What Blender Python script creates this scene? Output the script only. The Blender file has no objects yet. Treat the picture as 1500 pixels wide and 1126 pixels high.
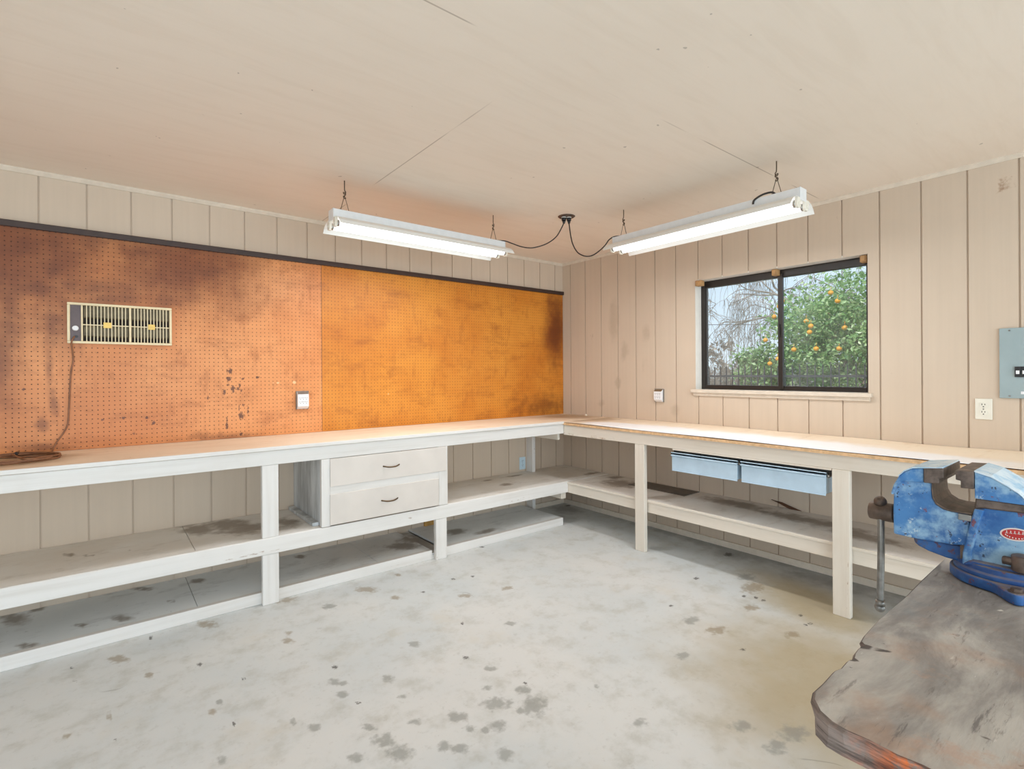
import bpy, math, random
import numpy as np
from mathutils import Vector, Matrix
random.seed(7)
rng = np.random.default_rng(7)
SC = bpy.context.scene
COL = SC.collection
PI = math.pi
ROOM_H = 2.443

# ------------------------------------------------------------------ helpers
def S(r, g, b):
    f = lambda c: (c/255/12.92) if c/255 <= .04045 else ((c/255+.055)/1.055)**2.4
    return (f(r), f(g), f(b), 1.0)

class NB:
    """small node-material builder"""
    def __init__(self, name):
        self.m = bpy.data.materials.new(name)
        self.m.use_nodes = True
        self.t = self.m.node_tree
        self.t.nodes.clear()
        self.out = self.t.nodes.new('ShaderNodeOutputMaterial')
        self._obj = None
    def n(self, kind, **kw):
        nd = self.t.nodes.new('ShaderNode' + kind)
        for k, v in kw.items(): setattr(nd, k, v)
        return nd
    def l(self, a, b): self.t.links.new(a, b)
    def put(self, sock, v):
        if hasattr(v, 'links'): self.l(v, sock)
        else: sock.default_value = v
    def obj(self):
        if self._obj is None: self._obj = self.n('TexCoord').outputs['Object']
        return self._obj
    def vec(self, scale=(1, 1, 1), loc=(0, 0, 0), rot=(0, 0, 0)):
        mp = self.n('Mapping')
        self.l(self.obj(), mp.inputs['Vector'])
        mp.inputs['Scale'].default_value = scale
        mp.inputs['Location'].default_value = loc
        mp.inputs['Rotation'].default_value = rot
        return mp.outputs['Vector']
    def noise(self, scale=5, detail=4, rough=.55, vec=None, dist=0.):
        nd = self.n('TexNoise')
        nd.inputs['Scale'].default_value = scale
        nd.inputs['Detail'].default_value = detail
        nd.inputs['Roughness'].default_value = rough
        nd.inputs['Distortion'].default_value = dist
        self.l(vec if vec is not None else self.obj(), nd.inputs['Vector'])
        return nd.outputs['Fac']
    def step(self, fac, lo, hi, a=0., b=1.):
        nd = self.n('MapRange', interpolation_type='SMOOTHSTEP')
        self.put(nd.inputs['Value'], fac)
        for k, v in zip(('From Min', 'From Max', 'To Min', 'To Max'), (lo, hi, a, b)):
            nd.inputs[k].default_value = v
        return nd.outputs['Result']
    def math(self, op, a, b=0.):
        nd = self.n('Math', operation=op)
        self.put(nd.inputs[0], a); self.put(nd.inputs[1], b)
        return nd.outputs[0]
    def mix(self, fac, a, b):
        nd = self.n('Mix', data_type='RGBA')
        self.put(nd.inputs[0], fac); self.put(nd.inputs[6], a); self.put(nd.inputs[7], b)
        return nd.outputs[2]
    def attr(self, name):
        return self.n('Attribute', attribute_name=name).outputs['Fac']
    def blob(self, name, amp=.35, scale=40, soft=.15, top=1., bias=0.):
        f = self.math('ADD', self.attr(name), self.math('MULTIPLY', self.math('SUBTRACT', self.noise(scale, 3), .5), amp*2))
        return self.step(f, bias, bias + soft, 0., top)
    def bsdf(self, col, rough=.5, metal=0., bump=None, bump_s=.3, bump_d=.002, spec=.5, coat=0.):
        p = self.n('BsdfPrincipled')
        self.put(p.inputs['Base Color'], col)
        self.put(p.inputs['Roughness'], rough)
        self.put(p.inputs['Metallic'], metal)
        p.inputs['Specular IOR Level'].default_value = spec
        p.inputs['Coat Weight'].default_value = coat
        if bump is not None:
            b = self.n('Bump')
            b.inputs['Strength'].default_value = bump_s
            b.inputs['Distance'].default_value = bump_d
            self.l(bump, b.inputs['Height'])
            self.l(b.outputs['Normal'], p.inputs['Normal'])
        self.l(p.outputs[0], self.out.inputs['Surface'])
        return self.m

def plain(name, col, rough=.5, metal=0., var=.10, scale=25, bump=.0, spec=.5):
    b = NB(name)
    dk = tuple(c*(1-var*2) for c in col[:3]) + (1,)
    n = b.noise(scale, 5)
    c = b.mix(b.step(n, .3, .7), dk, col)
    return b.bsdf(c, rough, metal, bump=n if bump else None, bump_s=bump, spec=spec)

WM = {}                                   # world matrix of every Empty / mesh that may be a parent
def put_props(o, label=None, cat=None, group=None, kind=None):
    if label: o['label'] = label
    if cat: o['category'] = cat
    if group: o['group'] = group
    if kind: o['kind'] = kind
    return o
def thing(name, loc, label=None, cat=None, group=None, rz=0., kind=None):
    o = bpy.data.objects.new(name, None)
    COL.objects.link(o)
    o.empty_display_size = .05
    o.location = loc
    o.rotation_euler = (0, 0, rz)
    WM[o] = Matrix.Translation(loc) @ Matrix.Rotation(rz, 4, 'Z')
    return put_props(o, label, cat, group, kind)

class MB:
    def __init__(self): self.v = []; self.f = []; self.s = []
    def add(self, vs, fs, smooth=False):
        o = len(self.v)
        self.v += [tuple(map(float, p)) for p in vs]
        self.f += [tuple(i+o for i in f) for f in fs]
        self.s += [smooth]*len(fs)
        return self
    def box(self, x0, x1, y0, y1, z0, z1):
        x0, x1 = sorted((x0, x1)); y0, y1 = sorted((y0, y1)); z0, z1 = sorted((z0, z1))
        return self.add([(x0,y0,z0),(x1,y0,z0),(x1,y1,z0),(x0,y1,z0),(x0,y0,z1),(x1,y0,z1),(x1,y1,z1),(x0,y1,z1)],
                        [(0,3,2,1),(4,5,6,7),(0,1,5,4),(1,2,6,5),(2,3,7,6),(3,0,4,7)])
    def quad(self, a, b, c, d): return self.add([a, b, c, d], [(0,1,2,3)])
    def prism(self, prof, axis, a0, a1, smooth=False):
        """closed 2D profile swept along an axis; profile is (y,z) for x, (x,z) for y, (x,y) for z"""
        n = len(prof)
        def P(q, a):
            return (a, q[0], q[1]) if axis == 'x' else (q[0], a, q[1]) if axis == 'y' else (q[0], q[1], a)
        vs = [P(q, a0) for q in prof] + [P(q, a1) for q in prof]
        fs = [tuple(range(n)), tuple(range(2*n-1, n-1, -1))]
        self.add(vs, fs)
        o = len(self.v) - 2*n
        for i in range(n):
            j = (i+1) % n
            self.f.append((o+i, o+n+i, o+n+j, o+j)); self.s.append(smooth)
        return self
    def cyl(self, p0, p1, r0, r1=None, n=24, smooth=True):
        r1 = r0 if r1 is None else r1
        p0, p1 = Vector(p0), Vector(p1)
        d = (p1-p0).normalized()
        u = d.orthogonal().normalized(); w = d.cross(u)
        vs = []
        for p, r in ((p0, r0), (p1, r1)):
            for k in range(n):
                a = 2*PI*k/n
                vs.append(p + u*math.cos(a)*r + w*math.sin(a)*r)
        o = len(self.v)
        self.add(vs, [])
        for k in range(n):
            j = (k+1) % n
            self.f.append((o+k, o+j, o+n+j, o+n+k)); self.s.append(smooth)
        self.f.append(tuple(o+k for k in range(n-1, -1, -1))); self.s.append(False)
        self.f.append(tuple(o+n+k for k in range(n))); self.s.append(False)
        return self
    def tube(self, pts, r, n=8, sub=5, closed=False, taper=None):
        P = [Vector(p) for p in pts]
        if sub > 1 and len(P) > 2:
            Q = []
            m = len(P)
            rngk = range(m if closed else m-1)
            for i in rngk:
                if closed: a, b, c, d = P[(i-1) % m], P[i], P[(i+1) % m], P[(i+2) % m]
                else: a, b, c, d = P[max(i-1, 0)], P[i], P[i+1], P[min(i+2, m-1)]
                for k in range(sub):
                    t = k/sub
                    Q.append(.5*((2*b)+(c-a)*t+(2*a-5*b+4*c-d)*t*t+(3*b-a-3*c+d)*t**3))
            if not closed: Q.append(P[-1])
            P = Q
        m = len(P)
        vs = []
        u = None
        for i in range(m):
            d = (P[(i+1) % m]-P[i-1]) if closed else (P[min(i+1, m-1)]-P[max(i-1, 0)])
            if d.length < 1e-9: d = Vector((0, 0, 1))
            d.normalize()
            u = d.orthogonal().normalized() if u is None else (u - d*u.dot(d))
            if u.length < 1e-6: u = d.orthogonal()
            u.normalize()
            w = d.cross(u)
            rr = r if taper is None else r*(1+(taper-1)*i/(m-1))
            for k in range(n):
                a = 2*PI*k/n
                vs.append(P[i]+u*math.cos(a)*rr+w*math.sin(a)*rr)
        o = len(self.v)
        self.add(vs, [])
        for i in range(m if closed else m-1):
            for k in range(n):
                j = (k+1) % n; i2 = (i+1) % m
                self.f.append((o+i*n+k, o+i*n+j, o+i2*n+j, o+i2*n+k)); self.s.append(True)
        if not closed:
            self.f.append(tuple(o+k for k in range(n-1, -1, -1))); self.s.append(False)
            self.f.append(tuple(o+(m-1)*n+k for k in range(n))); self.s.append(False)
        return self
    def lathe(self, c, prof, n=32, smooth=True):
        """profile [(r,z)] turned about the vertical through c"""
        o = len(self.v); m = len(prof)
        self.add([(c[0]+r*math.cos(2*PI*k/n), c[1]+r*math.sin(2*PI*k/n), c[2]+z) for r, z in prof for k in range(n)], [])
        for i in range(m-1):
            for k in range(n):
                j = (k+1) % n
                self.f.append((o+i*n+k, o+i*n+j, o+(i+1)*n+j, o+(i+1)*n+k)); self.s.append(smooth)
        self.f.append(tuple(o+k for k in range(n-1, -1, -1))); self.s.append(False)
        self.f.append(tuple(o+(m-1)*n+k for k in range(n))); self.s.append(False)
        return self
    def sphere(self, c, r, n=16, sq=(1, 1, 1)):
        m = n//2
        prof = [(r*math.sin(PI*(i+.02)/(m+.04)), -r*math.cos(PI*(i+.02)/(m+.04))) for i in range(m+1)]
        o = len(self.v)
        self.lathe((0, 0, 0), prof, n)
        for i in range(o, len(self.v)):
            p = self.v[i]
            self.v[i] = (c[0]+p[0]*sq[0], c[1]+p[1]*sq[1], c[2]+p[2]*sq[2])
        return self
    def build(self, name, mat, parent=None, bevel=0., seg=2, world=True, **props):
        me = bpy.data.meshes.new(name)
        v = self.v
        if parent is not None and world:
            inv = WM[parent].inverted()
            v = [tuple(inv @ Vector(p)) for p in v]
        me.from_pydata(v, [], self.f)
        me.polygons.foreach_set('use_smooth', self.s)
        for mt in (mat if isinstance(mat, (list, tuple)) else [mat]): me.materials.append(mt)
        me.update()
        o = bpy.data.objects.new(name, me)
        COL.objects.link(o)
        if parent is not None: o.parent = parent
        WM[o] = WM[parent] if parent is not None else Matrix()
        if bevel:
            md = o.modifiers.new('bevel', 'BEVEL')
            md.width = bevel; md.segments = seg; md.limit_method = 'ANGLE'; md.angle_limit = math.radians(40)
        return put_props(o, **props)

def grid(x0, x1, y0, y1, step, zf, flip=False):
    """flat grid in two coordinates; zf maps (a,b) arrays to 3D points"""
    nx = max(2, int(abs(x1-x0)/step)+1); ny = max(2, int(abs(y1-y0)/step)+1)
    A, B = np.meshgrid(np.linspace(x0, x1, nx), np.linspace(y0, y1, ny), indexing='ij')
    mb = MB()
    pts = zf(A.ravel(), B.ravel())
    idx = np.arange(nx*ny).reshape(nx, ny)
    q = np.stack([idx[:-1, :-1], idx[1:, :-1], idx[1:, 1:], idx[:-1, 1:]], -1).reshape(-1, 4)
    if flip: q = q[:, ::-1]
    mb.v = [tuple(p) for p in pts]; mb.f = [tuple(int(i) for i in r) for r in q]; mb.s = [False]*len(q)
    return mb

def stain(o, name, blobs, ix, iy):
    """how far inside a stain every vertex lies (1 at its middle, 0 at its rim): its outline is broken up in the material"""
    me = o.data
    n = len(me.vertices)
    co = np.empty(n*3); me.vertices.foreach_get('co', co); co = co.reshape(-1, 3)
    f = np.full(n, -1.)
    for cx, cy, ax, ay, bx, by in blobs:
        det = ax*by - ay*bx
        dx = co[:, ix]-cx; dy = co[:, iy]-cy
        s = (dx*by - dy*bx)/det; t = (ax*dy - ay*dx)/det
        f = np.maximum(f, 1-np.sqrt(s*s+t*t))
    a = me.attributes.new(name, 'FLOAT', 'POINT')
    a.data.foreach_set('value', f.astype(np.float32))

# ------------------------------------------------------------------ camera
f_px, yaw, roll = 754.44, 0.89758, -0.00635
CAM = Vector((-3.70557, -3.80584, 1.32545))
fw = Vector((math.cos(yaw), math.sin(yaw), 0)); rt = Vector((math.sin(yaw), -math.cos(yaw), 0)); up = rt.cross(fw)
c_, s_ = math.cos(roll), math.sin(roll)
rt2 = c_*rt + s_*up; up2 = -s_*rt + c_*up
cd = bpy.data.cameras.new('camera')
cam = bpy.data.objects.new('camera', cd); COL.objects.link(cam)
mw = Matrix((rt2, up2, -fw)).transposed().to_4x4(); mw.translation = CAM
cam.matrix_world = mw
cd.sensor_width = 36; cd.lens = f_px*36/1500; cd.shift_y = (546.8-563)/1500; cd.clip_start = .02; cd.clip_end = 300
SC.camera = cam
vs = SC.view_settings
vs.view_transform = 'Standard'; vs.look = 'None'; vs.gamma = 1; vs.use_curve_mapping = False
vs.exposure = EXPOSURE = 0.0
SC.cycles.max_bounces = 10; SC.cycles.diffuse_bounces = 6; SC.cycles.use_denoising = True
SC.cycles.sample_clamp_indirect = 6.; SC.cycles.sample_clamp_direct = 5.

# ------------------------------------------------------------------ materials
def siding_mat(name, base, dirt):
    b = NB(name)
    grain = b.noise(1., 6, .6, b.vec((30, 30, .8)))
    cloud = b.noise(1.3, 4)
    c = b.mix(b.step(grain, .35, .75, 0, .30), base, tuple(x*.86 for x in base[:3])+(1,))
    c = b.mix(b.step(cloud, .35, .75, 0, .35), c, dirt)
    spots = b.noise(1., 3, .6, b.vec((9, 9, 5)))
    c = b.mix(b.step(spots, .70, .76, 0, .30), c, S(140, 122, 104))
    c = b.mix(b.blob('dirt', .5, 9, .7, .40), c, S(158, 140, 118))
    c = b.mix(b.blob('knot', .5, 70, .6, .7), c, S(134, 94, 62))
    return b.bsdf(c, .62, bump=grain, bump_s=.25, bump_d=.002, spec=.3)
M_SIDING = siding_mat('cream_painted_siding', S(204, 186, 166), S(192, 172, 151))
M_CEIL = None
b = NB('painted_plywood_ceiling')
g = b.noise(1., 5, .6, b.vec((2.2, 16, 1)), .6)
c = b.mix(b.step(g, .4, .75, 0, .22), S(232, 219, 204), S(214, 197, 178))
g2 = b.noise(1.1, 4)
c = b.mix(b.step(g2, .45, .75, 0, .25), c, S(216, 200, 182))
sep = b.n('SeparateXYZ'); b.l(b.obj(), sep.inputs[0])
def joint(sock, at, w_, gate):
    d = b.math('ABSOLUTE', b.math('SUBTRACT', sock, at))
    return b.math('MULTIPLY', b.step(d, w_*.5, w_, 1., 0.), gate)
gate = b.step(b.noise(1.6, 2, .5, b.vec((1, 1, 1), (2.3, 4.1, 0))), .46, .54)
jt = b.math('MAXIMUM', joint(sep.outputs[0], -2.443, .004, gate), joint(sep.outputs[1], -2.443, .004, gate))
c = b.mix(b.math('MULTIPLY', jt, .6), c, S(150, 130, 110))
c = b.mix(b.step(b.noise(21, 2, .4), .775, .79, 0, .45), c, S(120, 104, 88))
M_CEIL = b.bsdf(c, .7, bump=g, bump_s=.2, bump_d=.002, spec=.25)

b = NB('stained_concrete')
n1 = b.noise(1.2, 5); n2 = b.noise(7, 6, .65); n3 = b.noise(60, 3)
c = b.mix(b.step(n1, .35, .65), S(200, 204, 204), S(211, 211, 208))
c = b.mix(b.step(n2, .46, .72, 0, .55), c, S(176, 174, 164))
c = b.mix(b.step(b.noise(24, 6, .7), .55, .72, 0, .30), c, S(158, 155, 146))
c = b.mix(b.step(b.noise(1., 4, .6, b.vec((2.5, 2.5, 1), (3, 1, 0))), .56, .75, 0, .35), c, S(200, 189, 168))
c = b.mix(b.step(n3, .67, .74, 0, .25), c, S(150, 147, 138))
c = b.mix(b.blob('olive', .35, 4, 1.0, .82, -.25), c, S(168, 150, 114))
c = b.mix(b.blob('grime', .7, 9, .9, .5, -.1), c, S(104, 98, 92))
c = b.mix(b.blob('grey', .9, 30, .7, .62, -.05), c, S(132, 132, 126))
c = b.mix(b.blob('brown', .9, 32, .7, .62, -.05), c, S(140, 122, 94))
c = b.mix(b.blob('black', .8, 90, .5, .8, .1), c, S(70, 66, 60))
vor = b.n('TexVoronoi', feature='DISTANCE_TO_EDGE')
dv = b.n('Mix', data_type='VECTOR')
nz = b.n('TexNoise'); nz.inputs['Scale'].default_value = 3.; b.l(b.obj(), nz.inputs['Vector'])
b.put(dv.inputs[0], .25); b.l(b.obj(), dv.inputs[4]); b.l(nz.outputs['Color'], dv.inputs[5])
b.l(dv.outputs[1], vor.inputs['Vector']); vor.inputs['Scale'].default_value = 1.1
crack = b.math('MULTIPLY', b.step(vor.outputs['Distance'], 0., .004, 1., 0.), b.step(b.noise(2.1, 2), .60, .66))
c = b.mix(b.math('MULTIPLY', crack, .4), c, S(92, 88, 80))
M_FLOOR = b.bsdf(c, b.step(n2, .3, .8, .55, .8), bump=n2, bump_s=.2, bump_d=.004, spec=.35)

def wood_paint(name, base, wear, bare, axis):
    """brushed-on paint over boards, grain running along one axis"""
    b = NB(name)
    sc = {'x': (1.2, 26, 26), 'y': (26, 1.2, 26), 'z': (26, 26, 1.2)}[axis]
    g = b.noise(1., 6, .62, b.vec(sc))
    big = b.noise(3.2, 4)
    c = b.mix(b.step(g, .42, .78, 0, .55), base, wear)
    c = b.mix(b.step(big, .5, .8, 0, .35), c, wear)
    chip = b.math('ADD', b.noise(1., 5, .7, b.vec(tuple(v*.9 for v in sc), (5, 2, 1))), b.math('MULTIPLY', b.noise(30, 2), .25))
    c = b.mix(b.step(chip, .80, .85, 0, .8), c, bare)
    return b.bsdf(c, .55, bump=g, bump_s=.35, bump_d=.0025, spec=.35)
WHITE, WEAR, BARE = S(226, 222, 217), S(204, 197, 188), S(150, 122, 96)
M_WX = wood_paint('white_painted_board_lengthwise', WHITE, WEAR, BARE, 'x')
M_WY = wood_paint('cream_painted_board_crosswise', S(222, 212, 198), S(204, 190, 172), S(160, 126, 92), 'y')
M_WZ = wood_paint('white_painted_post', WHITE, WEAR, BARE, 'z')
M_WZC = wood_paint('cream_painted_post', S(222, 212, 198), S(204, 190, 172), S(160, 126, 92), 'z')
M_TRIM = plain('cream_trim_paint', S(218, 204, 186), .5, var=.05)
M_DRAWER = plain('pale_pinkish_drawer_paint', S(216, 207, 198), .5, var=.03, scale=6)
b = NB('grey_worn_panel_paint')
g = b.noise(1., 6, .65, b.vec((9, 9, 1.6)))
c = b.mix(b.step(g, .35, .7), S(160, 162, 162), S(216, 219, 220))
M_SIDEP = b.bsdf(c, .6)

def shelf_mat(name, base, alt, dark, att):
    b = NB(name)
    n1 = b.noise(2.2, 5); n2 = b.noise(1., 6, .66, b.vec((5, 11, 5))); n3 = b.noise(36, 3)
    c = b.mix(b.step(n1, .35, .68), base, alt)
    c = b.mix(b.step(n2, .52, .74, 0, .55), c, dark)
    c = b.mix(b.step(n3, .68, .75, 0, .4), c, dark)
    c = b.mix(b.blob(att, .6, 14, .7, .7), c, S(112, 94, 72))
    return b.bsdf(c, .6, spec=.35)
M_SHELF = shelf_mat('scuffed_grey_shelf', S(228, 225, 220), S(219, 212, 203), S(182, 172, 160), 'brown')
M_PLAT = shelf_mat('scuffed_bluish_grey_board', S(234, 236, 236), S(224, 226, 225), S(176, 176, 174), 'brown')

b = NB('tan_hardboard_counter')
n1 = b.noise(1.6, 5); n2 = b.noise(1., 6, .62, b.vec((3, 14, 3)))
c = b.mix(b.step(n1, .35, .7), S(244, 228, 206), S(236, 216, 192))
c = b.mix(b.step(n2, .5, .75, 0, .45), c, S(214, 184, 154))
c = b.mix(b.step(b.noise(40, 3), .69, .75, 0, .4), c, S(112, 84, 62))
c = b.mix(b.blob('dust', .35, 5, .45, 1.), c, S(242, 241, 242))
c = b.mix(b.blob('drab', .35, 5, .8, .85), c, S(164, 136, 104))
M_COUNTER = b.bsdf(c, .55, spec=.4)
M_RAWPLY = plain('raw_plywood_edge', S(226, 184, 138), .7, var=.14, scale=40)

def peg_mat(name, base, alt, shade):
    b = NB(name)
    sep = b.n('SeparateXYZ'); b.l(b.obj(), sep.inputs[0])
    def cell(s):
        return b.math('SUBTRACT', b.math('FRACT', b.math('ADD', b.math('DIVIDE', s, .0254), 1000.)), .5)
    x, z = cell(sep.outputs[0]), cell(sep.outputs[2])
    d = b.math('SQRT', b.math('ADD', b.math('MULTIPLY', x, x), b.math('MULTIPLY', z, z)))
    hole = b.step(d, .085, .125, 1., 0.)
    n1 = b.noise(1.5, 5, .6); n2 = b.noise(1., 6, .65, b.vec((4, 4, 9))); n3 = b.noise(55, 3)
    c = b.mix(b.step(n1, .35, .68), base, alt)
    c = b.mix(b.step(n2, .48, .72, 0, .55), c, shade)
    c = b.mix(b.step(b.noise(1., 6, .7, b.vec((14, 14, 5), (3, 1, 7))), .52, .72, 0, .45), c, shade)
    c = b.mix(b.step(n3, .62, .74, 0, .40), c, shade)
    c = b.mix(b.blob('soot_shade', .5, 4.5, 1.0, .93), c, S(112, 52, 10))  # brown soot together with shade painted into the board colour
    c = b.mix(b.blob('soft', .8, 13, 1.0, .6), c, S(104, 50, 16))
    c = b.mix(b.blob('dark', .9, 75, .45, .85, .08), c, S(82, 44, 28))
    c = b.mix(b.blob('pale', .3, 60, .3, .9), c, S(236, 190, 140))
    c = b.mix(hole, c, S(58, 26, 8))
    bh = b.math('SUBTRACT', b.math('MULTIPLY', n2, .08), hole)
    return b.bsdf(c, .42, bump=bh, bump_s=.6, bump_d=.004, spec=.45)
M_PEG_L = peg_mat('reddish_brown_pegboard', S(224, 152, 92), S(206, 128, 68), S(164, 94, 42))
M_PEG_R = peg_mat('golden_orange_pegboard', S(212, 138, 48), S(196, 116, 30), S(156, 84, 20))
M_DKWOOD = plain('dark_brown_strip', S(62, 44, 38), .4, var=.12)

M_WHITEMETAL = plain('white_enamelled_metal', S(225, 226, 226), .35, var=.03)
b = NB('white_reflector_enamel'); M_REFL = b.bsdf(S(232, 230, 224), .3)
b = NB('glowing_fluorescent_tube')
e = b.n('Emission'); e.inputs['Color'].default_value = (.97, .985, 1., 1); e.inputs['Strength'].default_value = TUBE = 2.6
b.l(e.outputs[0], b.out.inputs['Surface']); M_TUBE = b.m
M_SOCKET = plain('white_plastic_lampholder', S(232, 226, 212), .4, var=.02)
M_ALU = plain('aluminium_tube_cap', S(180, 178, 172), .35, 1.0)
M_WIRE = plain('rusty_hanging_wire', S(92, 78, 62), .5, .6)
M_BLACK = plain('black_rubber_cord', S(46, 38, 32), .5, var=.1)
M_BLKPLASTIC = plain('black_plastic', S(34, 32, 32), .4, var=.05)
M_CORD = plain('brown_rubber_cord', S(112, 74, 46), .5, var=.12)
M_CORDG = plain('grey_brown_coiled_cord', S(146, 100, 70), .5, var=.15)
M_STEEL = plain('worn_steel', S(150, 146, 140), .38, .9, var=.2, scale=30)
M_DKSTEEL = plain('dark_worn_steel', S(118, 100, 88), .5, .6, var=.25, scale=40, bump=.3)
M_RUST = plain('brownish_steel', S(120, 104, 94), .5, .5, var=.28, scale=50, bump=.3)
M_GREYMETAL = plain('galvanised_metal', S(150, 147, 142), .45, .4, var=.12)
M_BLUEGREY = plain('blue_grey_enamel', S(188, 210, 226), .45, var=.06, scale=9)
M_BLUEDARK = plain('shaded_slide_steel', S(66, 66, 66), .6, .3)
M_PANEL = plain('grey_green_panel_enamel', S(152, 168, 170), .45, var=.04, scale=8)
M_IVORY = plain('ivory_plastic', S(228, 224, 210), .4, var=.02)
M_WPLASTIC = plain('white_plastic', S(232, 232, 234), .4, var=.02)
M_LTBLUE = plain('pale_blue_plastic', S(196, 216, 226), .4, var=.03)
M_SLOT = plain('dark_slot', S(40, 34, 30), .7)
M_CREAM = plain('cream_heater_enamel', S(236, 218, 178), .4, var=.05)
M_GOLD = plain('gold_badge', S(216, 178, 92), .35, .3)
M_HPANEL = plain('mauve_grey_control_panel', S(98, 84, 84), .45, .2)
M_HBACK = plain('dark_heater_interior', S(44, 32, 20), .7)
M_HREF = plain('tarnished_heater_reflector', S(112, 98, 70), .45, .3, var=.2)
M_BROWNPL = plain('brown_top_flange', S(128, 104, 78), .5)
M_FRAME = plain('dark_bronze_window_frame', S(36, 28, 22), .4, var=.1)
M_TANBLK = plain('tan_wood_block', S(190, 146, 96), .6, var=.15)
M_BRASS = plain('dark_brass_pull', S(104, 84, 62), .35, .8)
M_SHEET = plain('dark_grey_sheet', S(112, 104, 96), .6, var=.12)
M_SLIVER = plain('dark_brown_splinter', S(92, 58, 34), .7, var=.2)
M_RAWWOOD = plain('raw_golden_wood', S(196, 150, 78), .7, var=.15)
M_CHIP = plain('white_paint_flake', S(236, 226, 206), .6)

b = NB('window_glass')
fr = b.n('Fresnel'); fr.inputs['IOR'].default_value = 1.52
tr = b.n('BsdfTransparent'); tr.inputs['Color'].default_value = (.93, .96, .95, 1)
gl = b.n('BsdfGlossy'); gl.inputs['Roughness'].default_value = .08
mx = b.n('MixShader')
b.l(b.math('MULTIPLY', fr.outputs[0], .8), mx.inputs[0]); b.l(tr.outputs[0], mx.inputs[1]); b.l(gl.outputs[0], mx.inputs[2])
df = b.n('BsdfDiffuse'); df.inputs['Color'].default_value = (.8, .8, .78, 1)      # dust film that also puts haze over the view
m2 = b.n('MixShader'); b.l(b.step(b.noise(6, 4), .3, .7, .05, .11), m2.inputs[0]); b.l(mx.outputs[0], m2.inputs[1]); b.l(df.outputs[0], m2.inputs[2])
b.l(m2.outputs[0], b.out.inputs['Surface']); M_GLASS = b.m

# vise paint: blue with chips down to red-brown primer and pale wear
def dusty(b, c, amt, col):                 # shop dust lying on the upward faces of the casting
    g = b.n('NewGeometry'); sx = b.n('SeparateXYZ'); b.l(g.outputs['Normal'], sx.inputs[0])
    f = b.math('MULTIPLY', b.step(sx.outputs[2], .55, .95), b.step(b.noise(30, 4, .6), .3, .6, amt*.5, amt))
    return b.mix(f, c, col)
b = NB('chipped_blue_paint')
n1 = b.noise(9, 5, .6); n2 = b.noise(34, 5, .7); n3 = b.noise(85, 3)
c = b.mix(b.step(n1, .32, .66), S(32, 84, 146), S(72, 128, 184))
c = b.mix(b.step(b.noise(11., 5, .65, b.vec((1, 1, 1), (.4, .15, .3))), .44, .62, 0, .8), c, S(158, 192, 212))
c = b.mix(b.step(b.noise(26, 5, .75, b.vec((1, 1, 1), (1, 5, 2))), .60, .66, 0, .7), c, S(196, 212, 216))
c = b.mix(b.step(n2, .635, .665, 0, .85), c, S(122, 62, 56))
c = b.mix(b.step(n3, .655, .69, 0, .85), c, S(44, 50, 66))
c = dusty(b, c, .5, S(150, 142, 134))
M_VISE = b.bsdf(c, .5, bump=n2, bump_s=.35, bump_d=.002, spec=.45)
b = NB('deep_blue_paint')
n1 = b.noise(14, 5, .6); n2 = b.noise(46, 5, .7)
c = b.mix(b.step(n1, .35, .7), S(24, 64, 122), S(48, 100, 160))
c = b.mix(b.step(n2, .57, .63, 0, .85), c, S(92, 58, 66))
c = b.mix(b.step(b.noise(20, 4, .7, b.vec((1, 1, 1), (7, 3, 2))), .54, .66, 0, .75), c, S(84, 82, 88))
c = dusty(b, c, .85, S(136, 122, 110))
M_VISE_D = b.bsdf(c, .5, bump=n2, bump_s=.35, bump_d=.002)
b = NB('pale_blue_top')
n1 = b.noise(22, 5, .65)
c = b.mix(b.step(n1, .4, .66), S(206, 218, 226), S(142, 184, 212))  # paler blue mottling for the jaw and anvil tops
c = b.mix(b.step(b.noise(60, 4, .7), .64, .68, 0, .8), c, S(74, 70, 70))
M_VISE_T = b.bsdf(c, .4)
M_DECALR = plain('red_decal', S(186, 40, 36), .4, var=.04)
M_DECALW = plain('white_decal_print', S(226, 214, 208), .4, var=.03)

b = NB('weathered_bench_plywood')
n1 = b.noise(1., 6, .65, b.vec((4, 12, 4), (0, 0, 0), (0, 0, .5)), .5); n2 = b.noise(5, 5, .6); n3 = b.noise(1., 6, .7, b.vec((9, 60, 9), (1, 3, 0), (0, 0, .25)))
c = b.mix(b.step(n1, .34, .68), S(128, 122, 117), S(180, 174, 166))
c = b.mix(b.step(n2, .55, .76, 0, .50), c, S(166, 128, 100))
c = b.mix(b.step(n3, .58, .70, 0, .6), c, S(98, 90, 84))
c = b.mix(b.step(b.noise(3.2, 5, .7, b.vec((1, 1, 1), (4, 8, 0))), .56, .74, 0, .55), c, S(112, 122, 126))
c = b.mix(b.step(b.noise(26, 5, .7), .67, .72, 0, .7), c, S(74, 66, 62))
c = b.mix(b.step(b.noise(1., 4, .6, b.vec((14, 90, 9), (2, 6, 0), (0, 0, -.35))), .70, .75, 0, .8), c, S(206, 200, 194))
c = b.mix(b.step(b.noise(1., 6, .75, b.vec((5, 40, 5), (8, 2, 0), (0, 0, .32))), .60, .70, 0, .7), c, S(84, 78, 76))
c = b.mix(b.step(b.noise(9, 6, .7, b.vec((1, 1, 1), (3, 3, 3))), .58, .70, 0, .5), c, S(176, 140, 118))
c = b.mix(b.blob('pale', .3, 20, .3, .85), c, S(222, 216, 206))
c = b.mix(b.blob('crack', .3, 40, .3, .9), c, S(54, 42, 36))
M_SLAB = b.bsdf(c, .6, bump=n3, bump_s=.4, bump_d=.003, spec=.4)
b = NB('splintered_ply_edge')
n1 = b.noise(1., 5, .7, b.vec((10, 10, 150)))
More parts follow.
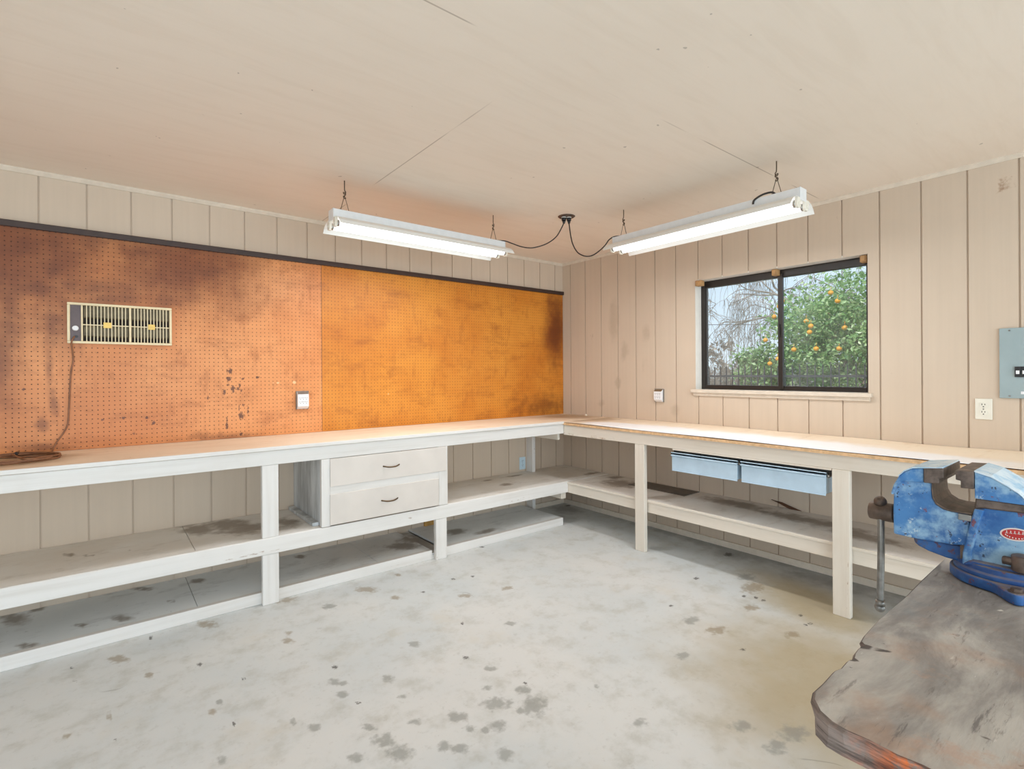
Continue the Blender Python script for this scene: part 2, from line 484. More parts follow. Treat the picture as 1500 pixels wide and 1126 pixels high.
grey_ = b.mix(b.step(n1, .35, .65), S(70, 58, 52), S(142, 128, 120))
org_ = b.mix(b.step(n1, .38, .62), S(96, 52, 36), S(214, 112, 54))
of = b.math('MULTIPLY', b.blob('fresh', .35, 30, .4, 1.), b.step(b.noise(34, 4, .7), .34, .5))
c = b.mix(of, grey_, org_)
M_SLABE = b.bsdf(c, .7, bump=n1, bump_s=.6, bump_d=.004)
M_TABLELEG = plain('dark_table_leg', S(92, 80, 70), .6, var=.15)

# outdoors
def leaf_mat(name, a, bcol, cc):
    b = NB(name)
    g = b.n('NewGeometry')
    r = b.n('ValToRGB'); b.l(g.outputs['Random Per Island'], r.inputs[0])
    el = r.color_ramp.elements
    el[0].color = a; el[0].position = 0.; el[1].color = cc; el[1].position = 1.
    m = el.new(.55); m.color = bcol
    d = b.n('BsdfDiffuse'); t = b.n('BsdfTranslucent'); gl = b.n('BsdfGlossy'); gl.inputs['Roughness'].default_value = .4
    b.l(r.outputs[0], d.inputs[0]); b.l(r.outputs[0], t.inputs[0])
    m1 = b.n('MixShader'); m1.inputs[0].default_value = .3; b.l(d.outputs[0], m1.inputs[1]); b.l(t.outputs[0], m1.inputs[2])
    m2 = b.n('MixShader'); m2.inputs[0].default_value = .08; b.l(m1.outputs[0], m2.inputs[1]); b.l(gl.outputs[0], m2.inputs[2])
    b.l(m2.outputs[0], b.out.inputs['Surface'])
    return b.m
M_LEAF = leaf_mat('citrus_leaves', S(98, 142, 78), S(146, 184, 108), S(200, 220, 158))
M_LEAF2 = leaf_mat('shrub_leaves', S(92, 134, 74), S(136, 174, 104), S(186, 208, 148))
M_BARK = plain('grey_brown_bark', S(150, 138, 124), .8, var=.15)
M_TWIG = plain('pale_bare_twigs', S(166, 156, 142), .8, var=.15)
M_ORANGE = plain('orange_peel', S(250, 172, 44), .45, var=.05)
M_IRON = plain('dark_iron', S(70, 72, 72), .5, .3)
M_GROUND = plain('dry_grass_ground', S(150, 146, 110), .9, var=.2, scale=4)
M_FARWOOD = leaf_mat('distant_bare_woods', S(140, 132, 120), S(164, 156, 144), S(178, 176, 164))
M_CABLE = plain('black_cable', S(70, 70, 72), .6)
DOORW = 180.
TUBEW = 7.2

# ------------------------------------------------------------------ the room
X0, Y0 = -6.3, -7.2                      # far corner of the workshop behind the camera
PITCH = .2032
GW, GD = .0085, .008
WIN = (-2.690, -1.508, 1.190, 2.052)     # window opening y0,y1,z0,z1

def grooved_wall(name, length, off, mp, hole=None, step=.09):
    """board siding with real grooves every eight inches; mp(a, d, z) places a point"""
    brk = [0.]
    edges = []
    k = 0
    while off + k*PITCH < length:
        c = off + k*PITCH
        edges.append((c-GW/2, c+GW/2)); k += 1
    cuts = sorted({0., length} | {round(v, 5) for e in edges for v in e} | ({-hole[0], -hole[1]} if hole else set()))
    fine = []
    for a, b_ in zip(cuts, cuts[1:]):
        m = max(1, int((b_-a)/step))
        fine += [a+(b_-a)*i/m for i in range(m)]
    fine.append(length)
    zs = [0.]
    zc = sorted({0., ROOM_H} | ({hole[2], hole[3]} if hole else set()))
    zs = []
    for a, b_ in zip(zc, zc[1:]):
        m = max(1, int((b_-a)/step))
        zs += [a+(b_-a)*i/m for i in range(m)]
    zs.append(ROOM_H)
    mb = MB()
    depth = lambda m: GD if any(e[0] < m < e[1] for e in edges) else 0.
    prev = None
    for a, b_ in zip(fine, fine[1:]):
        d = depth((a+b_)/2)
        if prev is not None and abs(prev-d) > 1e-6:
            spans = [(0., ROOM_H)] if not (hole and -hole[1] < a < -hole[0]) else [(0., hole[2]), (hole[3], ROOM_H)]
            for za, zb in spans: mb.quad(mp(a, prev, za), mp(a, d, za), mp(a, d, zb), mp(a, prev, zb))
        prev = d
        o = len(mb.v)
        mb.v += [mp(x, d, z) for z in zs for x in (a, b_)]
        for i in range(len(zs)-1):
            zm = (zs[i]+zs[i+1])/2
            if hole and -hole[1] < (a+b_)/2 < -hole[0] and hole[2] < zm < hole[3]: continue
            mb.f.append((o+2*i, o+2*i+1, o+2*i+3, o+2*i+2)); mb.s.append(False)
    return mb.build(name, M_SIDING, kind='structure')

W_DIRT = [(-0.68,1.803,-0.08,-0.007,0.002,-0.283),(-1.03,1.655,-0.057,-0.004,0.001,-0.119),(-0.797,1.516,-0.062,-0.002,0.001,-0.124),(-1.021,1.388,-0.05,-0.001,0.001,-0.089),(-0.716,1.237,-0.055,0.001,0.001,-0.075),(-1.325,1.017,-0.064,0.003,0.0,-0.068),(-1.294,1.242,-0.026,0.0,0.0,-0.057),(-0.508,1.04,-0.068,0.003,0.0,-0.052)]
W_KNOT = [(-3.30,2.30,-0.016,0,0.0,-0.05),(-3.345,2.30,-0.016,0,0.0,-0.045),(-2.994,1.692,.02,0,0,.014)]
wl = grooved_wall('wall_left', -X0, .10749, lambda a, d, z: (-a, d, z))
wr = grooved_wall('wall_right', -Y0, .11232, lambda a, d, z: (d, -a, z), WIN, .05)
stain(wr, 'dirt', W_DIRT, 1, 2); stain(wr, 'knot', W_KNOT, 1, 2)
for n_ in ('dirt', 'knot'): stain(wl, n_, [(50, 50, 1, 0, 0, 1)], 0, 2)
# walls behind the camera, with the open roll-up doorway the daylight comes through
DOOR = (-5.7, -.7, 2.16)
FILL_OPENING = (-6.6, -1.3, 2.16)  # unseen opening added to brighten the window bench fronts
mb = MB()
mb.box(X0-.1, X0, Y0, FILL_OPENING[0], 0, ROOM_H); mb.box(X0-.1, X0, FILL_OPENING[1], 0, 0, ROOM_H); mb.box(X0-.1, X0, FILL_OPENING[0], FILL_OPENING[1], FILL_OPENING[2], ROOM_H)
mb.build('wall_far', M_TRIM, kind='structure')
mb = MB()
mb.box(X0, DOOR[0], Y0-.1, Y0, 0, ROOM_H); mb.box(DOOR[1], 0, Y0-.1, Y0, 0, ROOM_H); mb.box(DOOR[0], DOOR[1], Y0-.1, Y0, DOOR[2], ROOM_H)
mb.build('wall_rear', M_TRIM, kind='structure')

def fl(zv): return lambda A, B: np.stack([A, B, np.full_like(A, zv)], -1)
floor = grid(X0, .012, Y0, .012, .0125, fl(0.)).build('floor', M_FLOOR, kind='structure')
F_GREY = [(-2.912,-2.052,0.029,-0.023,-0.015,-0.032),(-2.897,-2.147,0.033,-0.027,-0.017,-0.035),(-3.023,-2.073,0.022,-0.018,-0.007,-0.018),(-2.755,-2.219,0.019,-0.015,-0.012,-0.02),(-2.723,-2.263,0.026,-0.021,-0.012,-0.019),(-2.633,-2.117,0.029,-0.023,-0.015,-0.023),(-2.597,-2.239,0.012,-0.01,-0.011,-0.015),(-2.546,-2.247,0.022,-0.018,-0.018,-0.024),(-2.632,-2.201,0.018,-0.014,-0.01,-0.015),(-2.471,-2.143,0.047,-0.038,-0.02,-0.027),(-2.328,-2.143,0.022,-0.018,-0.018,-0.021),(-2.36,-2.249,0.038,-0.031,-0.04,-0.046),(-2.423,-2.236,0.015,-0.012,-0.013,-0.016),(-2.614,-2.385,0.02,-0.016,-0.019,-0.025),(-2.443,-2.038,0.018,-0.015,-0.011,-0.015),(-2.346,-1.93,0.019,-0.016,-0.013,-0.017),(-2.733,-1.708,0.021,-0.017,-0.011,-0.023),(-2.926,-1.588,0.021,-0.017,-0.009,-0.024),(-2.934,-1.691,0.02,-0.016,-0.008,-0.022),(-2.9,-1.622,0.016,-0.013,-0.005,-0.014),(-2.745,-1.869,0.013,-0.011,-0.008,-0.016),(-2.51,-1.524,0.023,-0.019,-0.012,-0.023),(-2.691,-0.848,0.03,-0.025,-0.012,-0.034),(-3.087,-1.822,0.02,-0.016,-0.007,-0.023),(-2.927,-1.952,0.02,-0.016,-0.008,-0.018),(-2.076,-2.319,0.011,-0.009,-0.011,-0.01),(-2.779,-2.033,0.018,-0.015,-0.009,-0.017),(-3.387,-1.79,0.015,-0.012,-0.003,-0.021),(-1.839,-2.831,0.034,-0.027,-0.028,-0.015),(-1.724,-2.968,0.043,-0.035,-0.041,-0.017),(-1.845,-2.959,0.03,-0.024,-0.033,-0.015),(-2.117,-2.576,0.024,-0.02,-0.018,-0.014),(-0.453,-2.142,0.041,-0.033,-0.053,-0.027),(-3.138,-1.742,0.008,-0.007,-0.006,-0.02),(-2.015,-1.661,0.022,-0.018,-0.014,-0.017),(-3.334,-1.429,0.011,-0.009,-0.003,-0.02),(-1.584,-2.414,0.025,-0.02,-0.025,-0.017),(-1.243,-2.245,0.028,-0.023,-0.04,-0.025)]
F_BROWN = [(-2.983,-1.095,0.024,-0.02,-0.007,-0.028),(-2.959,-1.018,0.016,-0.013,-0.006,-0.022),(-2.43,-0.761,0.052,-0.043,-0.016,-0.038),(-2.345,-0.981,0.025,-0.021,-0.012,-0.026),(-2.181,-0.673,0.017,-0.014,-0.01,-0.021),(-2.009,-1.22,0.032,-0.026,-0.016,-0.024),(-1.751,-1.294,0.026,-0.021,-0.019,-0.024),(-3.651,-0.764,0.035,-0.029,-0.001,-0.043),(-3.272,-0.641,0.043,-0.035,-0.006,-0.043),(-3.547,-1.011,0.014,-0.012,-0.002,-0.032),(-3.373,-1.479,0.015,-0.012,-0.003,-0.019),(-3.688,-1.249,0.008,-0.007,-0.0,-0.04),(-3.813,-1.293,0.014,-0.011,0.001,-0.019),(-1.241,-2.389,0.038,-0.031,-0.039,-0.022),(-0.988,-2.649,0.029,-0.024,-0.035,-0.015),(-0.576,-2.247,0.052,-0.042,-0.078,-0.038),(-0.857,-2.375,0.035,-0.029,-0.033,-0.016),(-2.86,-.60,.05,0,0,.035)]
F_BLACK = [(-3.516,-0.625,0.011,-0.009,-0.003,-0.041),(-3.36,-1.059,0.015,-0.012,-0.003,-0.026),(-3.817,-0.722,0.012,-0.01,0.001,-0.021),(-3.801,-0.863,0.009,-0.008,0.001,-0.02),(-3.317,-1.611,0.006,-0.005,-0.002,-0.013),(-3.226,-1.312,0.007,-0.006,-0.002,-0.011),(-3.674,-1.429,0.006,-0.005,-0.0,-0.007),(-2.902,-1.786,0.009,-0.007,-0.003,-0.008),(-2.214,-1.498,0.006,-0.005,-0.008,-0.013),(-1.814,-1.005,0.009,-0.007,-0.008,-0.011),(-1.935,-0.964,0.01,-0.008,-0.007,-0.011),(-1.436,-0.578,0.024,-0.02,-0.013,-0.019),(-0.149,-1.855,0.034,-0.028,-0.053,-0.029),(-0.74,-2.275,0.009,-0.008,-0.014,-0.007),(-0.706,-2.328,0.009,-0.008,-0.014,-0.007),(-0.708,-2.373,0.009,-0.007,-0.013,-0.006),(-0.737,-2.589,0.009,-0.007,-0.012,-0.005),(-0.795,-2.661,0.008,-0.007,-0.012,-0.005),(-0.83,-2.651,0.008,-0.007,-0.012,-0.005),(-1.316,-2.564,0.01,-0.008,-0.009,-0.005),(-0.72,-1.95,0.013,-0.011,-0.015,-0.009),(-1.181,-2.076,0.009,-0.007,-0.011,-0.008),(-2.182,-1.016,0.01,-0.008,-0.006,-0.01),(-2.382,-1.785,0.012,-0.01,-0.006,-0.01),(-2.886,-1.475,0.01,-0.008,-0.005,-0.013),(-2.291,-2.112,0.007,-0.006,-0.006,-0.007),(-.06,-.12,.05,0,0,.03)]
grow = lambda L, m: [(a[0], a[1]) + tuple(v if max(abs(a[2]), abs(a[5])) > m*.5 else v*1.6 for v in a[2:]) for a in L]
stain(floor, 'grey', [(a[0], a[1]) + tuple(v*1.35 for v in a[2:]) for a in F_GREY], 0, 1)
stain(floor, 'brown', [(a[0], a[1]) + tuple(v*1.3 for v in a[2:]) for a in F_BROWN], 0, 1)
stain(floor, 'black', grow(F_BLACK, .03), 0, 1)
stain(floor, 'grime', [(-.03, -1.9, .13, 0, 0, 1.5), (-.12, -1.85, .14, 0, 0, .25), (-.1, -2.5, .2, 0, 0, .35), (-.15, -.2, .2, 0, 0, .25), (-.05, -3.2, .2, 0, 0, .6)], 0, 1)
stain(floor, 'olive', [(-1.3, -3.05, .7, -.3, .35, .75), (-.55, -2.6, .25, -.2, .3, .5)], 0, 1)

ceil = grid(X0, .012, Y0, .012, .05, fl(ROOM_H), flip=True).build('ceiling', M_CEIL, kind='structure')
# panel joints of the ceiling plywood, thin battens of filler
# cove strips under the ceiling, baseboards, dark strip over the pegboard
mb = MB(); mb.prism([(-.019, ROOM_H), (-.019, ROOM_H-.008), (-.006, ROOM_H-.024), (0, ROOM_H-.024), (0, ROOM_H)], 'x', X0, 0); mb.build('trim_1', M_TRIM, kind='structure')
mb = MB(); mb.prism([(-.019, ROOM_H), (-.019, ROOM_H-.008), (-.006, ROOM_H-.024), (0, ROOM_H-.024), (0, ROOM_H)], 'y', Y0, 0); mb.build('trim_2', M_TRIM, kind='structure')
mb = MB(); mb.box(X0, -.002, -.024, -.001, 2.122, 2.156); mb.build('trim_3', M_DKWOOD, bevel=.003, kind='structure')
mb = MB(); mb.box(-.462, 0, -.018, 0, 0, .046); mb.build('baseboard_left', M_TRIM, bevel=.003, kind='structure')
mb = MB(); mb.box(-.018, 0, Y0, -.018, 0, .046); mb.build('baseboard_right', M_TRIM, bevel=.003, kind='structure')

# ------------------------------------------------------------------ window
wy0, wy1, wz0, wz1 = WIN
win = thing('window_1', (0, (wy0+wy1)/2, wz0), kind='structure')
mb = MB()
mb.box(.0015, .14, wy0-.012, wy0, wz0-.012, wz1+.012); mb.box(.0015, .14, wy1, wy1+.012, wz0-.012, wz1+.012)
mb.box(.0015, .14, wy0, wy1, wz1, wz1+.012); mb.box(.0015, .14, wy0, wy1, wz0-.012, wz0)
mb.build('jamb', plain('white_jamb_paint', S(226, 220, 210), .5, var=.03), win)
FX = .085
mb = MB()
fwid = .034
mb.box(FX, FX+.05, wy0, wy0+fwid, wz0, wz1); mb.box(FX, FX+.05, wy1-fwid, wy1, wz0, wz1)
mb.box(FX, FX+.05, wy0+fwid, wy1-fwid, wz0, wz0+fwid); mb.box(FX, FX+.05, wy0+fwid, wy1-fwid, wz1-.052, wz1)
mb.build('frame', M_FRAME, win, bevel=.002)
ym = -2.118
mb = MB()                                  # sliding sash on the left, fixed light on the right
mb.box(FX-.012, FX+.012, ym-.030, ym+.002, wz0+.012, wz1-.03)
mb.box(FX+.005, FX+.024, wy1-fwid-.012, wy1-fwid, wz0+fwid, wz1-.052)
mb.build('sash_stile', M_FRAME, win, bevel=.002)
mb = MB(); mb.box(FX-.026, FX-.012, ym-.014, ym-.002, 1.575, 1.665); mb.build('latch', M_FRAME, win, bevel=.003)
for ya, yb, xg in ((ym-.014, wy1-fwid+.002, FX+.012), (wy0+fwid-.002, ym-.014, FX+.032)):
    mb = MB(); mb.quad((xg, ya, wz0+fwid-.004), (xg, yb, wz0+fwid-.004), (xg, yb, wz1-.048), (xg, ya, wz1-.048))
    mb.build('pane', M_GLASS, win)
mb = MB()
mb.box(-.030, .085, wy0-.024, wy1+.030, wz0-.026, wz0-.0005)
mb.box(-.014, 0, wy0-.012, wy1+.016, wz0-.050, wz0-.026)
mb.build('sill', M_TRIM, win, bevel=.003)
lab = ['small tan wood block above the left end of the window', 'small tan wood block above the middle post of the window', 'small tan wood block above the right end of the window']
for (y_, x0_, w_), lb in zip(((-1.545, -.018, .05), (-2.116, .02, .036), (-2.660, .02, .036)), lab):
    mb = MB(); mb.box(x0_, x0_+.05, y_-w_/2, y_+w_/2, 2.008, 2.05)
    mb.box(x0_-.006, x0_, y_-w_/2+.006, y_+w_/2-.006, 2.014, 2.044)
    put_props(mb.build('curtain_block', M_TANBLK, bevel=.002), lb, 'bracket', 'curtain blocks on the window head')

# ------------------------------------------------------------------ pegboards
P_DARK = [(-3.043,1.35,0.02,-0.0,-0.0,-0.018),(-3.053,1.302,0.016,-0.0,-0.0,-0.018),(-3.029,1.234,0.014,-0.0,-0.0,-0.023),(-3.079,1.216,0.01,-0.0,-0.0,-0.018),(-3.055,1.265,0.009,-0.0,-0.0,-0.01),(-2.97,1.3,0.01,-0.0,-0.0,-0.01),(-2.987,1.259,0.009,-0.0,-0.0,-0.011),(-2.878,1.31,0.013,-0.0,-0.0,-0.008),(-2.977,1.224,0.008,-0.0,-0.0,-0.009),(-2.999,1.236,0.008,-0.0,-0.0,-0.009),(-2.981,1.054,0.018,-0.001,-0.0,-0.025),(-2.939,1.089,0.006,-0.0,-0.0,-0.032),(-3.065,1.001,0.007,-0.0,-0.0,-0.045),(-3.173,1.184,0.007,-0.0,-0.0,-0.015),(-2.979,0.933,0.012,-0.001,-0.0,-0.01),(-2.967,1.126,0.009,-0.0,-0.0,-0.01),(-2.992,1.118,0.004,-0.0,-0.0,-0.023),(-3.458,1.04,0.01,-0.001,-0.0,-0.012),(-3.604,1.077,0.01,-0.001,-0.0,-0.009),(-3.556,0.981,0.007,-0.001,-0.0,-0.009),(-4.032,1.257,0.008,-0.0,-0.0,-0.008),(-3.492,1.071,0.01,-0.001,-0.0,-0.008),(-3.702,1.071,0.006,-0.0,-0.0,-0.008)]
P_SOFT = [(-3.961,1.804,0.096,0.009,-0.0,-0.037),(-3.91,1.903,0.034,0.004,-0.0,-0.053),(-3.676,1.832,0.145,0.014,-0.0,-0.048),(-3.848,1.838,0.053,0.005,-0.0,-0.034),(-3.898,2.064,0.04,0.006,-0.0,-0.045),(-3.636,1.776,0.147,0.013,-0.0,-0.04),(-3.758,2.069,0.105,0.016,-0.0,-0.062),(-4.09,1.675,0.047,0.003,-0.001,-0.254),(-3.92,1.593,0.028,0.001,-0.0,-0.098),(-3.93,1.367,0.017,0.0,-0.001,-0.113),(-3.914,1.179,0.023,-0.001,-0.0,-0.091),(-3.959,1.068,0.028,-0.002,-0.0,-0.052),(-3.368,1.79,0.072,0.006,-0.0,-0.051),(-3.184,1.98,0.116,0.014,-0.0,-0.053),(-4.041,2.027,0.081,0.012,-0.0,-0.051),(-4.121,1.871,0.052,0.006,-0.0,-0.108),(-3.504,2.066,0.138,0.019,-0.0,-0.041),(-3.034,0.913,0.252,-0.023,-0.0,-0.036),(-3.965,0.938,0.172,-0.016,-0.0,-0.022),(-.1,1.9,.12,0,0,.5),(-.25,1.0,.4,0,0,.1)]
def pegboard(x0, x1, mat, label):
    YK = -.0005
    mb = grid(x0, x1, .911, 2.124, .008, lambda A, B: np.stack([A, np.full_like(A, -.0065), B], -1))
    mb.quad((x0, -.0065, .911), (x1, -.0065, .911), (x1, YK, .911), (x0, YK, .911))
    mb.quad((x1, -.0065, .911), (x1, YK, .911), (x1, YK, 2.124), (x1, -.0065, 2.124))
    mb.quad((x0, YK, .911), (x0, -.0065, .911), (x0, -.0065, 2.124), (x0, YK, 2.124))
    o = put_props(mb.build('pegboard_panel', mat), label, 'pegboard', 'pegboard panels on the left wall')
    stain(o, 'dark', [(a[0], a[1]) + tuple(v*1.25 for v in a[2:]) for a in P_DARK], 0, 2)
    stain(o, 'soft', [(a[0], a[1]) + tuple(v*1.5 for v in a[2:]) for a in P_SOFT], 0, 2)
    stain(o, 'soot_shade', [(-4.1, 2.05, .95, 0, 0, .8), (-3.3, 2.05, .85, 0, 0, .55), (-4.2, 1.5, .25, 0, 0, .6), (-.12, 1.75, .25, 0, 0, .5)], 0, 2)  # soot stain plus painted-in shade, heaviest at the upper left
    stain(o, 'pale', [(-2.64, 1.272, .014, 0, 0, .014), (-2.75, 1.27, .012, 0, 0, .008), (-2.78, 1.27, .006, 0, 0, .006), (-1.93, 1.17, .006, 0, 0, .01)], 0, 2)
    return o
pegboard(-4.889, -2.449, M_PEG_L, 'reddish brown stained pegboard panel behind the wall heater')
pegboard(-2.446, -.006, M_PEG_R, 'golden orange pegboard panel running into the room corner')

# ------------------------------------------------------------------ left bench
LF = -.605
BX0 = -5.2
wb = thing('workbench', (-2.6, -.3, 0), 'long white painted workbench under the orange pegboard', 'workbench')
def sheet(name, x0, x1, y0, y1, z0, z1, mat, parent, att, blobs_, step=.03, **kw):
    mb = grid(x0, x1, y0, y1, step, fl(z1))
    mb.add([(x0,y0,z0),(x1,y0,z0),(x1,y1,z0),(x0,y1,z0),(x0,y0,z1),(x1,y0,z1),(x1,y1,z1),(x0,y1,z1)],
           [(0,3,2,1),(0,1,5,4),(1,2,6,5),(2,3,7,6),(3,0,4,7)])
    o = mb.build(name, mat, parent, world=True)
    off = WM[parent].to_translation() if parent else Vector()
    for a, bl in zip(att, blobs_):
        stain(o, a, [(q[0]-off.x, q[1]-off.y)+tuple(q[2:]) for q in bl], 0, 1)
    return o
# worktop sheets (butted end to end)
sheet('worktop', BX0, -.002, -.612, -.008, .889, .910, M_COUNTER, wb, ('dust', 'drab'), ([(50, 50, 1, 0, 0, 1)], [(-.2, -.3, .5, 0, 0, .45), (-4.05, -.3, .35, 0, 0, .35)]))
mb = MB(); mb.box(BX0, -.597, -.624, -.612, .8895, .911); mb.build('edge_strip', M_WX, wb, bevel=.002)
mb = MB(); mb.box(BX0, -.585, LF, LF+.036, .805, .8865); mb.build('apron', M_WX, wb, bevel=.003)
SH_BROWN = [(-3.249,-0.15,0.097,-0.081,-0.018,-0.14),(-3.084,-0.158,0.133,-0.111,-0.027,-0.159),(-2.788,-0.347,0.067,-0.056,-0.033,-0.123),(-3.0,-.33,.2,-.1,.05,.12),(-3.846,-0.225,0.028,-0.023,0.002,-0.041),(-3.599,-0.334,0.017,-0.014,-0.001,-0.027),(-3.762,-0.308,0.028,-0.023,0.0,-0.026),(-1.03,-.36,.06,0,0,.05),(-1.05,-.12,.06,0,0,.03),(-.75,-.12,.09,0,0,.03)]
for xa, xb in ((BX0, -3.317), (-3.314, -2.655), (-1.752, -.53), ):
    sheet('shelf', xa, xb, LF+.004, -.002, .372, .386, M_SHELF, wb, ('brown',), ([(a[0], a[1])+tuple(v*1.3 for v in a[2:]) for a in SH_BROWN],))
mb = MB(); mb.box(BX0, -.533, LF, LF+.036, .290, .384); mb.build('shelf_rail', M_WX, wb, bevel=.004)
for xa in (-2.988, -1.850):
    if xa < -2:
        mb = MB(); mb.box(xa, xa+.089, LF+.002, LF+.038, .386, .805); mb.build('leg', M_WZ, wb, bevel=.004)
    mb = MB(); mb.box(xa, xa+.089, LF+.002, LF+.038, 0, .290); mb.build('leg', M_WZ, wb, bevel=.004)
mb = MB(); mb.box(-4.95, -4.861, LF+.002, LF+.038, 0, .805); mb.build('leg', M_WZ, wb, bevel=.004)
mb = MB(); mb.box(-.500, -.462, -.089, 0, .0, .889); mb.build('wall_post', M_WZ, wb, bevel=.003)
mb = MB(); mb.box(-.625, -.600, -.57, -.09, .748, .803); mb.build('counter_bearer', M_WY, wb, bevel=.003)
mb = MB(); mb.box(-.600, -.545, -.585, -.09, .236, .288); mb.build('shelf_bearer', M_WY, wb, bevel=.003)
# low platform under the bench
PL_DARK = [(-4.07,-0.075,0.07,-0.057,0.012,-0.122),(-3.983,0.006,0.044,-0.036,0.006,-0.088),(-3.983,-0.495,0.05,-0.041,0.004,-0.05),(-3.517,-0.055,0.079,-0.065,-0.002,-0.036),(-3.247,-0.121,0.046,-0.038,-0.006,-0.048),(-3.624,-0.441,0.061,-0.05,-0.001,-0.047),(-3.789,-0.4,0.032,-0.027,0.001,-0.037),(-3.408,-0.357,0.024,-0.02,-0.003,-0.031),(-1.874,-0.245,0.08,-0.067,-0.059,-0.114),(-1.986,-0.354,0.116,-0.096,-0.04,-0.08),(-2.632,-0.093,0.044,-0.036,-0.012,-0.041),(-1.5,-.3,.12,0,0,.08),(-1.3,-.45,.12,0,0,.05)]
pf = thing('floor_platform', (-2.8, -.3, 0), 'low grey topped platform on the floor beneath the pegboard workbench', 'platform')
PY = -.566
for xa, xb in ((BX0, -3.302), (-3.299, -2.262), (-2.259, -1.862), (-1.758, -.563)):
    sheet('deck_board', xa, xb, PY+.002, -.002, .050, .064, M_PLAT, pf, ('brown',), ([(a[0], a[1])+tuple(v*1.2 for v in a[2:]) for a in PL_DARK],))
sheet('deck_board', -1.859, -1.761, PY+.002, -.002, .030, .044, M_PLAT, pf, ('brown',), ([(-1.8, -.3, .2, 0, 0, .4)],))
for xa, xb in ((BX0, -1.862), (-1.758, -.560)):
    mb = MB(); mb.box(xa, xb, PY, PY+.034, 0, .066); mb.build('front_board', M_WX, pf, bevel=.003)
mb = MB(); mb.box(-1.861, -1.759, PY+.003, PY+.034, 0, .03); mb.build('front_board', M_WX, pf, bevel=.003)
mb = MB(); mb.box(-.594, -.560, PY+.034, -.002, 0, .050); mb.build('end_board', M_WY, pf, bevel=.003)
mb = MB(); mb.box(-1.62, -1.50, -.022, -.001, .0645, .14)
put_props(mb.build('wood_offcut', M_RAWWOOD, bevel=.002), 'bare golden wood offcut against the wall behind the second bench leg', 'offcut')

# ------------------------------------------------------------------ drawer cabinet in the left bench
dc = thing('drawer_cabinet', (-2.2, -.3, .386), 'built-in white cabinet with two drawers under the pegboard counter', 'cabinet')
CZ = .3865
mb = MB(); mb.box(-2.649, -2.629, LF+.03, -.003, CZ, .804); mb.build('side_panel', M_SIDEP, dc, bevel=.002)
mb = MB(); mb.box(-1.778, -1.758, LF+.03, -.003, CZ, .804); mb.build('side_panel', M_WZ, dc, bevel=.002)
mb = MB(); mb.box(-2.690, -2.650, LF+.06, -.02, CZ, .408); mb.build('side_cleat', M_SIDEP, dc, bevel=.003)
mb = MB(); mb.box(-2.653, -2.600, LF-.001, LF+.03, CZ, .804); mb.build('stile', M_WZ, dc, bevel=.002)
mb = MB(); mb.box(-1.826, -1.754, LF-.001, LF+.03, CZ, .804); mb.build('stile', M_WZ, dc, bevel=.002)
mb = MB(); mb.box(-2.600, -1.826, LF-.001, LF+.03, .570, .642); mb.build('rail', M_WX, dc, bevel=.002)
mb = MB(); mb.box(-2.629, -1.778, -.02, -.004, CZ, .804); mb.build('back_panel', M_SIDEP, dc)
for (xa, xb, za, zb, hx, hz) in ((-2.602, -1.770, .630, .8035, -2.196, .716), (-2.604, -1.832, .3925, .582, -2.209, .492)):
    mb = MB(); mb.box(xa, xb, LF-.010, LF-.0015, za, zb)
    d_ = mb.build('drawer', M_DRAWER, dc, bevel=.002)
    mb = MB(); mb.box(xa+.03, -1.835, LF+.001, -.05, za+.03, za+.045)
    mb.box(xa+.03, xa+.042, LF+.001, -.05, za+.03, zb-.04); mb.box(-1.847, -1.835, LF+.001, -.05, za+.03, zb-.04)
    mb.build('drawer_box', M_RAWWOOD, d_)
    mb = MB(); mb.tube([(hx-.058, LF-.010, hz+.002), (hx-.048, LF-.020, hz), (hx-.02, LF-.030, hz-.005), (hx+.02, LF-.030, hz-.005), (hx+.048, LF-.020, hz), (hx+.058, LF-.010, hz+.002)], .0045, 10)
    mb.build('handle', M_BRASS, d_, label='dark brass curved pull')

# ------------------------------------------------------------------ right bench
RF = -.585
RY1 = -4.6
wb2 = thing('workbench', (-.3, -2.6, 0), 'long cream painted workbench under the window', 'workbench')
RT = lambda y: .900 - .0045*max(0., min(1.9, -y-.64))     # the ply sags a little away from the corner
# plywood top
mb = MB()
ys = np.linspace(-.612, RY1, 40)
o = 0
for y_ in ys:
    z_ = RT(y_)
    mb.v += [(-.603, y_, z_-.018), (-.002, y_, z_-.018), (-.002, y_, z_), (-.603, y_, z_)]
for i in range(39):
    for k in range(4):
        j = (k+1) % 4
        mb.f.append((i*4+k, i*4+j, i*4+4+j, i*4+4+k)); mb.s.append(False)
mb.f += [(3, 2, 1, 0), (156, 157, 158, 159)]; mb.s += [False]*2
mb.build('worktop', M_RAWPLY, wb2, label='raw plywood top with a chipped tan front edge')
